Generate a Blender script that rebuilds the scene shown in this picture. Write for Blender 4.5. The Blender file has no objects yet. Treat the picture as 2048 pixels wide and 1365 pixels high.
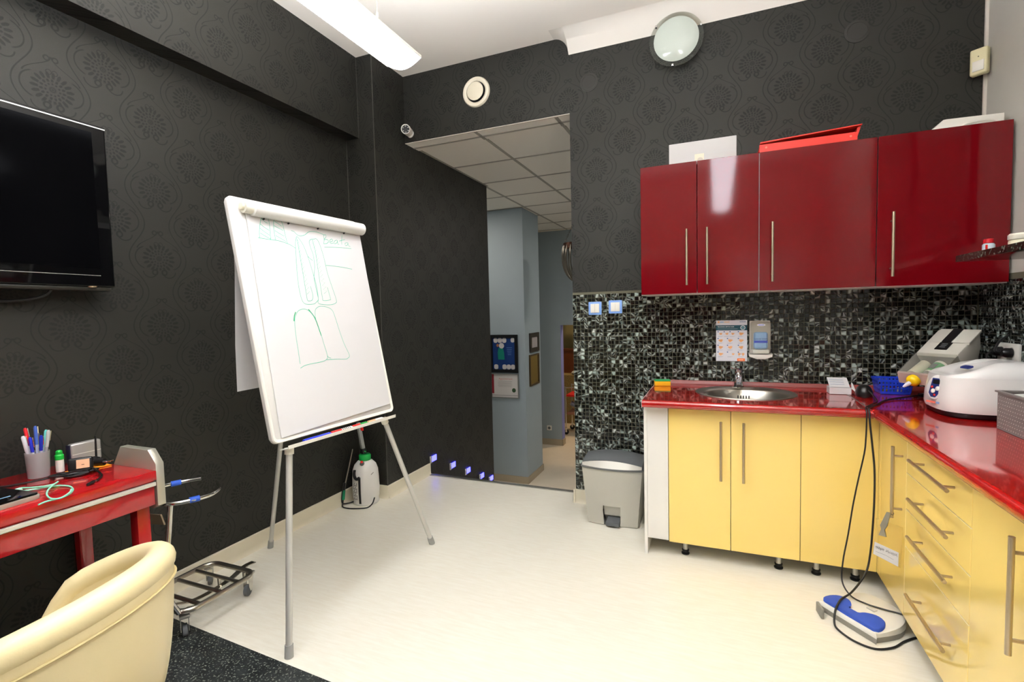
import bpy, bmesh, math, random
from mathutils import Vector, Matrix
from mathutils.geometry import tessellate_polygon

random.seed(7)
PI = math.pi
SC = bpy.context.scene
COL = SC.collection

# ------------------------------------------------------------------ camera
CAM = Vector((2.1705, -3.2142, 1.3012))
FPX = 985.83                       # focal length in pixels of a 2048 x 1365 frame
RT = Vector((0.923642, 0.382486, -0.024279))
UP = Vector((0.000773, 0.061490, 0.998107))
FW = Vector((-0.383255, 0.921913, -0.056499))
cd = bpy.data.cameras.new('camera')
cd.sensor_fit = 'HORIZONTAL'; cd.sensor_width = 36.0; cd.lens = FPX / 2048 * 36.0
cd.clip_start = 0.03; cd.clip_end = 60
cam = bpy.data.objects.new('camera', cd)
COL.objects.link(cam)
M = Matrix.Identity(4)
for i in range(3):
    M[i][0] = RT[i]; M[i][1] = UP[i]; M[i][2] = -FW[i]; M[i][3] = CAM[i]
cam.matrix_world = M
SC.camera = cam

# ------------------------------------------------------------------ world, exposure
wd = bpy.data.worlds.new('world'); SC.world = wd
wd.use_nodes = True
wd.node_tree.nodes['Background'].inputs[0].default_value = (1, 0.95, 0.88, 1)
wd.node_tree.nodes['Background'].inputs[1].default_value = 0.05
SC.view_settings.view_transform = 'Standard'
SC.view_settings.look = 'None'
SC.view_settings.gamma = 1
SC.view_settings.use_curve_mapping = False
SC.view_settings.exposure = 0.88
LAMP = 11.5          # emission of the fluorescent diffusers
UPL = 76.0           # emission of invented upward strips, added to brighten the ceiling

# ------------------------------------------------------------------ key dimensions (metres)
H = 3.089            # ceiling
HD = 2.600           # head of the opening = hall ceiling
XR = 1.282           # right jamb of the opening
ZM = 1.427           # top of the mosaic
W = 3.399            # right wall
WL = -0.240          # left wall
BX = -0.1285         # front of the beam
YP = -0.370          # near face of the pillar
ZB = 2.543           # underside of the beam
TH = 0.183           # thickness of the back wall
YR = -4.9            # wall behind the camera
ZH = -0.88           # hall floor
HC = 0.838           # counter top
DC = 0.645           # counter depth
XI = 2.797           # front of the right-hand counter

# ------------------------------------------------------------------ helpers
ORG = {}
def px_ray(x, y):
    return FW + RT * ((x - 1024) / FPX) - UP * ((y - 682.5) / FPX)
def on_plane(x, y, p0, n):
    r = px_ray(x, y); t = (Vector(p0) - CAM).dot(n) / r.dot(n)
    return CAM + r * t

def setp(o, label=None, cat=None, group=None, kind=None):
    if label: o['label'] = label
    if cat: o['category'] = cat
    if group: o['group'] = group
    if kind: o['kind'] = kind
    return o

def thing(name, label, cat, loc=(0, 0, 0), group=None, kind=None):
    o = bpy.data.objects.new(name, None)
    o.empty_display_size = 0.05
    COL.objects.link(o); o.location = loc
    ORG[o.name] = Vector(loc)
    return setp(o, label, cat, group, kind)

def finish(bm, sharp=38):
    bmesh.ops.recalc_face_normals(bm, faces=bm.faces[:])
    for f in bm.faces: f.smooth = True
    a = math.radians(sharp)
    for e in bm.edges:
        if len(e.link_faces) == 2:
            if e.calc_face_angle(0) > a: e.smooth = False
        else: e.smooth = False

def obj(name, bm, mat, parent=None, label=None, cat=None, group=None, kind=None, sharp=38, recalc=True):
    """world-space bmesh -> one mesh object (origin at the parent's origin or at its own base)"""
    if recalc: finish(bm, sharp)
    if parent is not None:
        org = ORG[parent.name]
    else:
        xs = [v.co for v in bm.verts]
        lo = Vector([min(v[i] for v in xs) for i in range(3)]); hi = Vector([max(v[i] for v in xs) for i in range(3)])
        org = Vector(((lo.x + hi.x) / 2, (lo.y + hi.y) / 2, lo.z))
    bmesh.ops.translate(bm, vec=-org, verts=bm.verts[:])
    me = bpy.data.meshes.new(name); bm.to_mesh(me); bm.free()
    if isinstance(mat, (list, tuple)):
        for m in mat: me.materials.append(m)
    elif mat is not None: me.materials.append(mat)
    o = bpy.data.objects.new(name, me); COL.objects.link(o)
    if parent is not None: o.parent = parent
    else: o.location = org
    ORG[o.name] = org
    return setp(o, label, cat, group, kind)

def struct(name, bm, mat, parent=None, **k):
    return obj(name, bm, mat, parent, kind=None if parent else 'structure', **k)

def copy_tree(o, parent=None, loc=None):
    c = o.copy(); COL.objects.link(c); c.parent = parent
    if loc is not None: c.location = loc
    for ch in o.children: copy_tree(ch, c)
    return c

def nb(): return bmesh.new()

def box(bm, a, b, bevel=0, seg=2, mi=0):
    x0, y0, z0 = [min(a[i], b[i]) for i in range(3)]; x1, y1, z1 = [max(a[i], b[i]) for i in range(3)]
    v = [bm.verts.new(p) for p in ((x0,y0,z0),(x1,y0,z0),(x1,y1,z0),(x0,y1,z0),(x0,y0,z1),(x1,y0,z1),(x1,y1,z1),(x0,y1,z1))]
    fs = [bm.faces.new([v[i] for i in q]) for q in ((3,2,1,0),(4,5,6,7),(0,1,5,4),(1,2,6,5),(2,3,7,6),(3,0,4,7))]
    for f in fs: f.material_index = mi
    if bevel:
        es = list({e for f in fs for e in f.edges})
        bmesh.ops.bevel(bm, geom=es, offset=bevel, segments=seg, affect='EDGES', profile=0.5)
    return bm

def obox(bm, c, ux, uy, uz, hx, hy, hz, bevel=0, seg=2):
    """box with its own axes: centre c, half sizes"""
    c = Vector(c); ux, uy, uz = [Vector(u).normalized() for u in (ux, uy, uz)]
    v = [bm.verts.new(c + ux*sx*hx + uy*sy*hy + uz*sz*hz) for sz in (-1,1) for sx, sy in ((-1,-1),(1,-1),(1,1),(-1,1))]
    fs = [bm.faces.new([v[i] for i in q]) for q in ((3,2,1,0),(4,5,6,7),(0,1,5,4),(1,2,6,5),(2,3,7,6),(3,0,4,7))]
    if bevel:
        es = list({e for f in fs for e in f.edges})
        bmesh.ops.bevel(bm, geom=es, offset=bevel, segments=seg, affect='EDGES', profile=0.5)
    return bm

def smooth_path(pts, n=6, closed=False):
    P = [Vector(p) for p in pts]
    if len(P) < 3: return P
    out = []
    m = len(P); rng = m if closed else m - 1
    for i in range(rng):
        p0 = P[(i-1) % m] if closed or i > 0 else P[0] * 2 - P[1]
        p1 = P[i]; p2 = P[(i+1) % m]
        p3 = P[(i+2) % m] if closed or i + 2 < m else P[-1] * 2 - P[-2]
        for k in range(n):
            t = k / n
            out.append(0.5 * ((2*p1) + (p2-p0)*t + (2*p0-5*p1+4*p2-p3)*t*t + (3*p1-p0-3*p2+p3)*t**3))
    if not closed: out.append(P[-1])
    return out

def tube(bm, pts, r, seg=8, closed=False, cap=True):
    P = [Vector(p) for p in pts]; n = len(P)
    rs = r if isinstance(r, (list, tuple)) else [r] * n
    T = []
    for i in range(n):
        if closed: d = P[(i+1) % n] - P[i-1]
        else: d = P[min(i+1, n-1)] - P[max(i-1, 0)]
        T.append(d.normalized())
    a = T[0].orthogonal().normalized(); rings = []
    for i in range(n):
        a = (a - T[i] * a.dot(T[i]))
        a = a.normalized() if a.length > 1e-6 else T[i].orthogonal().normalized()
        b = T[i].cross(a)
        rings.append([bm.verts.new(P[i] + (a*math.cos(2*PI*k/seg) + b*math.sin(2*PI*k/seg)) * rs[i]) for k in range(seg)])
    for i in range(n if closed else n - 1):
        A, B = rings[i], rings[(i+1) % n]
        for k in range(seg): bm.faces.new((A[k], A[(k+1) % seg], B[(k+1) % seg], B[k]))
    if cap and not closed:
        bm.faces.new(rings[0][::-1]); bm.faces.new(rings[-1])
    return bm

def lathe(bm, c, prof, seg=28, axis=(0,0,1), sx=1, sy=1, close=True):
    """prof: list of (r, h) along axis from c"""
    c = Vector(c); ax = Vector(axis).normalized()
    if abs(ax.z) > 0.999: u = Vector((1,0,0)); v = Vector((0,1,0))
    else:
        u = ax.cross(Vector((0,0,1))).normalized(); v = ax.cross(u).normalized()
    rings = []
    for r, h in prof:
        if r < 1e-6: rings.append([bm.verts.new(c + ax*h)])
        else: rings.append([bm.verts.new(c + ax*h + u*(math.cos(2*PI*k/seg)*r*sx) + v*(math.sin(2*PI*k/seg)*r*sy)) for k in range(seg)])
    for A, B in zip(rings[:-1], rings[1:]):
        for k in range(seg):
            k2 = (k+1) % seg
            if len(A) == 1 and len(B) == 1: continue
            if len(A) == 1: bm.faces.new((A[0], B[k2], B[k]))
            elif len(B) == 1: bm.faces.new((A[k], A[k2], B[0]))
            else: bm.faces.new((A[k], A[k2], B[k2], B[k]))
    if close:
        if len(rings[0]) > 1: bm.faces.new(rings[0][::-1])
        if len(rings[-1]) > 1: bm.faces.new(rings[-1])
    return bm

def prism(bm, outline, o, u, v, n, d, bevel=0):
    """outline of (a, b) pairs in the plane o + a u + b v, thickness d along n"""
    o, u, v, n = Vector(o), Vector(u), Vector(v), Vector(n)
    A = [bm.verts.new(o + u*a + v*b) for a, b in outline]
    B = [bm.verts.new(o + u*a + v*b + n*d) for a, b in outline]
    k = len(A); fs = []
    if k > 4:
        f = bm.faces.new(A[::-1]); g = bm.faces.new(B); fs += [f, g]
    else: fs += [bm.faces.new(A[::-1]), bm.faces.new(B)]
    for i in range(k): fs.append(bm.faces.new((A[i], A[(i+1) % k], B[(i+1) % k], B[i])))
    if bevel:
        es = list({e for f in fs[:2] for e in f.edges})
        bmesh.ops.bevel(bm, geom=es, offset=bevel, segments=2, affect='EDGES', profile=0.5)
    return bm

def rrect(w, h, r, n=5, x0=0, y0=0):
    """rounded rectangle outline, lower left corner at x0, y0"""
    out = []
    for cx, cy, a0 in ((w-r, r, -90), (w-r, h-r, 0), (r, h-r, 90), (r, r, 180)):
        for k in range(n + 1):
            a = math.radians(a0 + 90*k/n); out.append((x0+cx+r*math.cos(a), y0+cy+r*math.sin(a)))
    return out

def ell(a, b, n=24, x0=0, y0=0):
    return [(x0 + a*math.cos(2*PI*k/n), y0 + b*math.sin(2*PI*k/n)) for k in range(n)]

def text_bm(s, size, o, u, v, depth=0.0004, align='LEFT', bold=0.0):
    cu = bpy.data.curves.new('txt', 'FONT'); cu.body = s; cu.size = size; cu.align_x = align
    cu.resolution_u = 2; cu.offset = bold
    ob = bpy.data.objects.new('txt', cu); COL.objects.link(ob)
    dg = bpy.context.evaluated_depsgraph_get(); dg.update()
    me = bpy.data.meshes.new_from_object(ob.evaluated_get(dg))
    bm = nb(); bm.from_mesh(me)
    o, u, v = Vector(o), Vector(u), Vector(v); n = u.cross(v)
    for w in bm.verts:
        c = w.co.copy(); w.co = o + u*c.x + v*c.y + n*depth
    bpy.data.objects.remove(ob); bpy.data.curves.remove(cu); bpy.data.meshes.remove(me)
    return bm

def ribbon(bm, pts, w, n):
    """flat pen stroke lying on a plane of normal n"""
    P = [Vector(p) for p in pts]; n = Vector(n); L = []
    for i, p in enumerate(P):
        d = (P[min(i+1, len(P)-1)] - P[max(i-1, 0)]).normalized()
        s = n.cross(d).normalized() * (w/2)
        L.append((bm.verts.new(p - s), bm.verts.new(p + s)))
    for a, b in zip(L[:-1], L[1:]): bm.faces.new((a[0], a[1], b[1], b[0]))

# ------------------------------------------------------------------ materials
def lin(h):
    h = h.lstrip('#'); c = [int(h[i:i+2], 16) / 255 for i in (0, 2, 4)]
    return tuple(x/12.92 if x <= 0.04045 else ((x+0.055)/1.055)**2.4 for x in c) + (1,)

class S:
    """node socket with arithmetic, for procedural patterns"""
    def __init__(self, nt, s): self.nt, self.s = nt, s
    def _m(self, op, *a):
        n = self.nt.nodes.new('ShaderNodeMath'); n.operation = op
        for i, x in enumerate((self,) + a):
            if isinstance(x, S): self.nt.links.new(x.s, n.inputs[i])
            else: n.inputs[i].default_value = x
        return S(self.nt, n.outputs[0])
    def __add__(s, o): return s._m('ADD', o)
    def __sub__(s, o): return s._m('SUBTRACT', o)
    def __mul__(s, o): return s._m('MULTIPLY', o)
    def __truediv__(s, o): return s._m('DIVIDE', o)
    def sin(s): return s._m('SINE')
    def cos(s): return s._m('COSINE')
    def abs(s): return s._m('ABSOLUTE')
    def sqrt(s): return s._m('SQRT')
    def floor(s): return s._m('FLOOR')
    def fract(s): return s._m('FRACT')
    def round(s): return s._m('ROUND')
    def lt(s, o): return s._m('LESS_THAN', o)
    def gt(s, o): return s._m('GREATER_THAN', o)
    def min(s, o): return s._m('MINIMUM', o)
    def max(s, o): return s._m('MAXIMUM', o)
    def atan2(s, o): return s._m('ARCTAN2', o)
    def pow(s, o): return s._m('POWER', o)
    def sstep(s, a, b):
        n = s.nt.nodes.new('ShaderNodeMapRange'); n.interpolation_type = 'SMOOTHSTEP'
        s.nt.links.new(s.s, n.inputs[0]); n.inputs[1].default_value = a; n.inputs[2].default_value = b
        return S(s.nt, n.outputs[0])

def mat(name, col, rough=0.5, metal=0.0, spec=0.5, coat=0.0, coat_rough=0.05, trans=0.0, ior=1.45, alpha=1.0,
        emit=None, estr=0.0, noise=0.0, nscale=30.0, bump=0.0, bscale=200.0, sss=0.0):
    m = bpy.data.materials.new(name); m.use_nodes = True
    nt = m.node_tree; p = nt.nodes['Principled BSDF']
    c = lin(col) if isinstance(col, str) else tuple(col) + ((1,) if len(col) == 3 else ())
    I = p.inputs
    I['Base Color'].default_value = c; I['Roughness'].default_value = rough; I['Metallic'].default_value = metal
    I['Specular IOR Level'].default_value = spec; I['Coat Weight'].default_value = coat; I['Coat Roughness'].default_value = coat_rough
    I['Transmission Weight'].default_value = trans; I['IOR'].default_value = ior; I['Alpha'].default_value = alpha
    if emit:
        I['Emission Color'].default_value = lin(emit); I['Emission Strength'].default_value = estr
    tc = None
    if noise or bump:
        tc = nt.nodes.new('ShaderNodeNewGeometry')
    if noise:
        nz = nt.nodes.new('ShaderNodeTexNoise'); nz.inputs['Scale'].default_value = nscale; nz.inputs['Detail'].default_value = 4
        nt.links.new(tc.outputs['Position'], nz.inputs['Vector'])
        mx = nt.nodes.new('ShaderNodeMix'); mx.data_type = 'RGBA'
        mx.inputs[6].default_value = tuple(x*(1-noise) for x in c[:3]) + (1,)
        mx.inputs[7].default_value = tuple(min(1, x*(1+noise)) for x in c[:3]) + (1,)
        nt.links.new(nz.outputs[0], mx.inputs[0]); nt.links.new(mx.outputs[2], I['Base Color'])
    if bump:
        nz = nt.nodes.new('ShaderNodeTexNoise'); nz.inputs['Scale'].default_value = bscale; nz.inputs['Detail'].default_value = 2
        nt.links.new(tc.outputs['Position'], nz.inputs['Vector'])
        bp = nt.nodes.new('ShaderNodeBump'); bp.inputs['Strength'].default_value = bump; bp.inputs['Distance'].default_value = 0.002
        nt.links.new(nz.outputs[0], bp.inputs['Height']); nt.links.new(bp.outputs[0], I['Normal'])
    return m

def new_nt(name, rough=0.5):
    m = bpy.data.materials.new(name); m.use_nodes = True
    nt = m.node_tree; p = nt.nodes['Principled BSDF']; p.inputs['Roughness'].default_value = rough
    g = nt.nodes.new('ShaderNodeNewGeometry'); sp = nt.nodes.new('ShaderNodeSeparateXYZ')
    nt.links.new(g.outputs['Position'], sp.inputs[0])
    return m, nt, p, g, [S(nt, sp.outputs[i]) for i in range(3)]

def mix_col(nt, fac, a, b):
    mx = nt.nodes.new('ShaderNodeMix'); mx.data_type = 'RGBA'
    for k, x in ((0, fac), (6, a), (7, b)):
        if isinstance(x, S): nt.links.new(x.s, mx.inputs[k])
        elif hasattr(x, 'links'): nt.links.new(x, mx.inputs[k])
        else: mx.inputs[k].default_value = x
    return mx.outputs[2]

def damask():
    m, nt, p, g, (x, y, z) = new_nt('black_damask_paper', 0.55)
    PU, PV = 0.362, 0.313
    u = (y - x + (1.695 - 0.24)) * (1/PU)     # along either wall
    v = (z - 1.595) * (1/PV)
    def centred(du, dv):
        a = u + du; b = v + dv
        return (a - a.round()) * PU, (b - b.round()) * PV
    def motif(a, b):
        r = (a*a + b*b*1.15).sqrt(); th = a.atan2(b)
        pet = ((th*19).sin()*0.5 + 0.5)
        ring1 = ((r.sstep(0.044, 0.049)) * (pet*0.014 + 0.060 - r).sstep(-0.001, 0.004) * pet.sstep(0.2, 0.55)).max(r.sstep(0.030, 0.034) * (((th*15).cos()*0.004 + 0.041 - r)).sstep(-0.001, 0.003) * ((th*15).cos()*0.5+0.5).sstep(0.2, 0.6))
        ring2 = r.sstep(0.019, 0.022) * (((th*11).cos()*0.003 + 0.026 - r)).sstep(-0.001, 0.003) * ((th*11).cos()*0.5+0.5).sstep(0.3, 0.6)
        core = (r*(-1) + 0.015).sstep(0, 0.003) * (((r*900).sin())*0.35 + 0.65)
        cut = (b + 0.048).sstep(-0.012, 0.0)
        # scroll pair below the flower
        aa = a.abs()
        def ringat(cx, cz, rad, wd):
            d = ((aa - cx)*(aa - cx) + (b - cz)*(b - cz)).sqrt()
            return ((d - rad).abs()*(-1) + wd).sstep(0, 0.0022)
        sc = ringat(0.021, -0.064, 0.011, 0.0045).max(ringat(0.042, -0.058, 0.030, 0.0036) * (b*(-1) - 0.058).sstep(0, 0.004))
        crown = ringat(0.010, 0.066, 0.009, 0.0025)
        return (ring1.max(ring2).max(core) * cut).max(sc).max(crown)
    def ogee(a, b):
        # pointed arch closing above each flower and lobes at its sides
        aa = a.abs()
        d = ((aa - 0.052)*(aa - 0.052) + (b - 0.002)*(b - 0.002)).sqrt()
        lobe = ((d - 0.050).abs()*(-1) + 0.0036).sstep(0, 0.0022) * (aa - 0.060).sstep(0, 0.012)
        e = aa - (((b - 0.04)*(1/0.085)).max(0.0).min(1.0)*PI).cos()*0.045 - 0.047
        arch = (e.abs()*(-1) + 0.0038).sstep(0, 0.0022) * (b - 0.04).sstep(0, 0.004) * (b*(-1) + 0.128).sstep(0, 0.004)
        tip = (((aa - 0.014)*(aa - 0.014) + (b - 0.118)*(b - 0.118)).sqrt() - 0.009).abs()
        return lobe.max(arch).max((tip*(-1) + 0.0036).sstep(0, 0.0022))
    A = centred(0, 0); B = centred(0.5, 0.5)
    net = ((A[0].abs() - 0.0905 - (A[1]*(2*PI/PV)).cos()*0.036).abs()*(-1) + 0.0036).sstep(0, 0.0022)
    pat = motif(*A).max(motif(*B)).max(ogee(*A)).max(ogee(*B)).max(net)
    nz = nt.nodes.new('ShaderNodeTexNoise'); nz.inputs['Scale'].default_value = 2.2; nz.inputs['Detail'].default_value = 3
    nt.links.new(g.outputs['Position'], nz.inputs['Vector'])
    fac = pat * (S(nt, nz.outputs[0])*0.5 + 0.55)
    base = lin('#25241f'); dark = lin('#11100e')
    nt.links.new(mix_col(nt, fac, base, dark), p.inputs['Base Color'])
    nt.links.new((pat*0.1 + 0.51).s, p.inputs['Roughness'])
    p.inputs['Specular IOR Level'].default_value = 0.32
    nz2 = nt.nodes.new('ShaderNodeTexNoise'); nz2.inputs['Scale'].default_value = 320
    nt.links.new(g.outputs['Position'], nz2.inputs['Vector'])
    bp = nt.nodes.new('ShaderNodeBump'); bp.inputs['Strength'].default_value = 0.25; bp.inputs['Distance'].default_value = 0.001
    nt.links.new((S(nt, nz2.outputs[0])*0.5 + pat).s, bp.inputs['Height']); nt.links.new(bp.outputs[0], p.inputs['Normal'])
    return m

PT = 0.0254
def mosaic():
    m, nt, p, g, (x, y, z) = new_nt('dark_glass_mosaic', 0.12)
    u = (x + y + 0.005) * (1/PT); v = z * (1/PT)
    cu, cv = (u - XR/PT).floor(), (v - 0.092/PT).floor()
    cb = nt.nodes.new('ShaderNodeCombineXYZ'); nt.links.new(cu.s, cb.inputs[0]); nt.links.new(cv.s, cb.inputs[1])
    wn = nt.nodes.new('ShaderNodeTexWhiteNoise'); wn.noise_dimensions = '3D'; nt.links.new(cb.outputs[0], wn.inputs['Vector'])
    sp = nt.nodes.new('ShaderNodeSeparateColor'); nt.links.new(wn.outputs['Color'], sp.inputs[0])
    r1, r2, r3 = [S(nt, sp.outputs[i]) for i in range(3)]
    # pearly swirl: stripes at a random angle with a random warp in every tile
    fu = (u - XR/PT).fract() - 0.5; fv = (v - 0.092/PT).fract() - 0.5
    ang = r2 * 6.283
    q = fu*ang.cos() + fv*ang.sin() + (fu*fv)*(r3*4 - 2)
    nzv = nt.nodes.new('ShaderNodeTexNoise'); nzv.inputs['Scale'].default_value = 45; nzv.inputs['Detail'].default_value = 2
    nt.links.new(g.outputs['Position'], nzv.inputs['Vector'])
    s = ((q*(r3*8 + 3) + r1*20 + S(nt, nzv.outputs[0])*1.6).sin()*0.5 + 0.5).pow(1.0)
    side = (q + (r1 - 0.45)*0.9).sstep(-0.06, 0.14)
    amt = r1.pow(1.4)*0.75 + 0.05
    f = s*side*amt + (r1.gt(0.965))*0.25*side
    c1 = mix_col(nt, r2, lin('#0b0c09'), lin('#15160f'))
    c2 = mix_col(nt, r3, lin('#9fb0a8'), lin('#cfd4cd'))
    nt.links.new(mix_col(nt, f.min(1.0), c1, c2), p.inputs['Base Color'])
    p.inputs['Specular IOR Level'].default_value = 0.45
    return m

def vinyl():
    m, nt, p, g, (x, y, z) = new_nt('cream_vinyl', 0.32)
    mp = nt.nodes.new('ShaderNodeMapping'); mp.inputs['Scale'].default_value = (3, 26, 1); mp.inputs['Rotation'].default_value = (0, 0, 0.35)
    nt.links.new(g.outputs['Position'], mp.inputs[0])
    nz = nt.nodes.new('ShaderNodeTexNoise'); nz.inputs['Scale'].default_value = 3.0; nz.inputs['Detail'].default_value = 5; nz.inputs['Roughness'].default_value = 0.65
    nt.links.new(mp.outputs[0], nz.inputs['Vector'])
    f = S(nt, nz.outputs[0]).sstep(0.30, 0.72)
    f2 = S(nt, nz.outputs[0]).sstep(0.70, 0.80)
    c = mix_col(nt, f, lin('#e9e3d1'), lin('#efebdc'))
    nt.links.new(mix_col(nt, f2*0.35, c, lin('#cdbf9d')), p.inputs['Base Color'])
    nz2 = nt.nodes.new('ShaderNodeTexNoise'); nz2.inputs['Scale'].default_value = 60
    nt.links.new(g.outputs['Position'], nz2.inputs['Vector'])
    nt.links.new((S(nt, nz2.outputs[0])*0.12 + 0.28).s, p.inputs['Roughness'])
    return m

def speckle(name, base, chips, scale=160, thr=0.62, rough=0.45, amt=0.8):
    m, nt, p, g, _ = new_nt(name, rough)
    nz = nt.nodes.new('ShaderNodeTexNoise'); nz.inputs['Scale'].default_value = scale; nz.inputs['Detail'].default_value = 3
    nt.links.new(g.outputs['Position'], nz.inputs['Vector'])
    n3 = nt.nodes.new('ShaderNodeTexNoise'); n3.inputs['Scale'].default_value = scale*0.12; n3.inputs['Detail'].default_value = 2
    nt.links.new(g.outputs['Position'], n3.inputs['Vector'])
    f = S(nt, nz.outputs[0]).sstep(thr, thr + 0.1) * amt
    b = mix_col(nt, S(nt, n3.outputs[0]).sstep(0.35, 0.7), base, tuple(x*2.2 for x in base[:3]) + (1,))
    nt.links.new(mix_col(nt, f, b, chips), p.inputs['Base Color'])
    return m

def red_top():
    m, nt, p, g, _ = new_nt('red_marbled_laminate', 0.10)
    nz = nt.nodes.new('ShaderNodeTexNoise'); nz.inputs['Scale'].default_value = 26; nz.inputs['Detail'].default_value = 6; nz.inputs['Roughness'].default_value = 0.7
    nt.links.new(g.outputs['Position'], nz.inputs['Vector'])
    f = S(nt, nz.outputs[0]).sstep(0.35, 0.7)
    nt.links.new(mix_col(nt, f, lin('#9a0f0d'), lin('#a6140f')), p.inputs['Base Color'])
    p.inputs['Specular IOR Level'].default_value = 0.6
    p.inputs['Coat Weight'].default_value = 0.6; p.inputs['Coat Roughness'].default_value = 0.04
    return m

M_DAMASK = damask(); M_MOSAIC = mosaic(); M_VINYL = vinyl()
M_GROUT = mat('olive_grout', '#5d5b4a', 0.8)
M_CEIL = mat('white_ceiling_paint', '#e6dfd4', 0.75, bump=0.05, bscale=300)
M_COVE = mat('white_plaster', '#d3ccc1', 0.7)
M_GREYW = mat('pale_grey_wall_paint', '#b9b6ad', 0.6, noise=0.03, nscale=8)
M_REARW = mat('rear_cream_paint', '#cfc8ba', 0.65)
M_BASEB = mat('cream_skirting', '#e2dac3', 0.4, noise=0.05, nscale=12)
M_BLUEW = mat('blue_grey_wall_paint', '#98a5ab', 0.6, noise=0.03, nscale=6)
M_REVEAL = mat('violet_lit_reveal', '#7f86c4', 0.6)  # bluish light falling on the doorway reveal is put into this colour
M_TILE = mat('ceiling_tile', '#efebe3', 0.85, bump=0.2, bscale=400)
M_GRID = mat('ceiling_grid', '#a49f96', 0.5)
M_HALLF = mat('hall_vinyl', '#dcd0bc', 0.4, noise=0.06, nscale=10)
M_HALLB = mat('hall_skirting', '#a99c84', 0.5)
M_ALU = mat('brushed_aluminium', '#b9b7b0', 0.35, metal=0.9)
M_MAT = speckle('black_speckled_floor', lin('#1b1e1e'), lin('#8d9284'), 130, 0.57, 0.4)
M_GRANITE = speckle('dark_green_granite', lin('#0f1512'), lin('#7f8d80'), 90, 0.55, 0.15, 0.5)
M_CHERRY = mat('cherry_red_gloss', '#65060e', 0.07, spec=0.42, bump=0.012, bscale=55)
M_WHITE = mat('white_board', '#e8e6e0', 0.35)
M_YELLOW = mat('butter_yellow_gloss', '#f3d67c', 0.12, spec=0.5, coat=0.5, coat_rough=0.05)
M_YEDGE = mat('pale_yellow_edging', '#f5e6ae', 0.3)
M_REDTOP = red_top()
M_STEEL = mat('brushed_steel', '#b3aea2', 0.28, metal=1.0)
M_CHROME = mat('chrome', '#d8d8d8', 0.08, metal=1.0)
M_HANDLE = mat('satin_nickel', '#b5a58b', 0.35, metal=0.85)
M_DARKG = mat('dark_grey_plastic', '#5b5e5f', 0.45)
M_SILVER = mat('silver_grey_plastic', '#b7b5ab', 0.4, metal=0.25)
M_BLACK = mat('black_plastic', '#0f0f10', 0.35)
M_GLOSSB = mat('piano_black', '#060607', 0.06, spec=0.3)
M_SCREEN = mat('tv_glass', '#050506', 0.12, spec=0.02)
M_CREAML = mat('cream_leather', '#e3d3a4', 0.38, bump=0.06, bscale=260, coat=0.1)
M_REDG = mat('red_lacquer', '#a80f16', 0.14, coat=0.6, coat_rough=0.04)
M_PAPER = mat('white_paper', '#cfcdcc', 0.8)
M_GREENINK = mat('green_marker_ink', '#4fb295', 0.7)
M_DGREENINK = mat('dark_green_marker_ink', '#1f9a63', 0.7)
M_EASEL = mat('pale_grey_tube', '#c9c8c2', 0.35, metal=0.3)
M_WPLAS = mat('white_plastic', '#ebe8de', 0.35)
M_IVORY = mat('ivory_plastic', '#d9d1a8', 0.4)
M_GREEN = mat('green_plastic', '#0f8f3e', 0.35)
M_TEAL = mat('teal_green_plastic', '#0b8a5d', 0.4)
M_RED = mat('red_plastic', '#d2201c', 0.35)
M_BLUE = mat('blue_plastic', '#1f3fc4', 0.35)
M_PALEBLUE = mat('pale_blue_plastic', '#7fa6e4', 0.3)
M_ORANGE = mat('orange_paper', '#f59a1e', 0.7)
M_YEL = mat('yellow_plastic', '#f3c90f', 0.35)
M_SPONGE = mat('yellow_sponge', '#f2b21a', 0.9, bump=0.6, bscale=300)
M_SCOUR = mat('green_scourer', '#2f8b4e', 0.95, bump=0.6, bscale=500)
M_FROST = mat('frosted_plastic', '#c9c6c6', 0.35, trans=0.55, ior=1.3)
M_CLEAR = mat('clear_plastic', '#f2f2ee', 0.05, trans=0.95, ior=1.12)
M_OPAL = mat('opal_glass', '#b4bbb0', 0.12, spec=0.5)
M_LAMP = mat('fluorescent_diffuser', '#ffffff', 0.4, emit='#f3f7ff', estr=LAMP)
M_UPL = mat('added_uplight', '#ffffff', 0.4, emit='#f3f7ff', estr=UPL)
M_LED = mat('blue_led', '#20209a', 0.3, emit='#3838ff', estr=6.5)

# ================================================================== THE ROOM
# floor of the room, up to the step edge inside the opening
bm = nb(); prism(bm, [(WL, YR), (W, YR), (W, 0), (XR, 0), (XR, TH), (0, TH), (0, 0), (WL, 0)], (0,0,-0.12), (1,0,0), (0,1,0), (0,0,1), 0.12)
struct('floor', bm, M_VINYL, label='cream streaked vinyl floor of the room', cat='floor')
# ceiling slab
bm = nb(); box(bm, (WL-0.1, YR-0.1, H), (W+0.1, TH, H+0.1))
struct('ceiling', bm, M_CEIL, label='off-white painted ceiling of the room', cat='ceiling')

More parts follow.
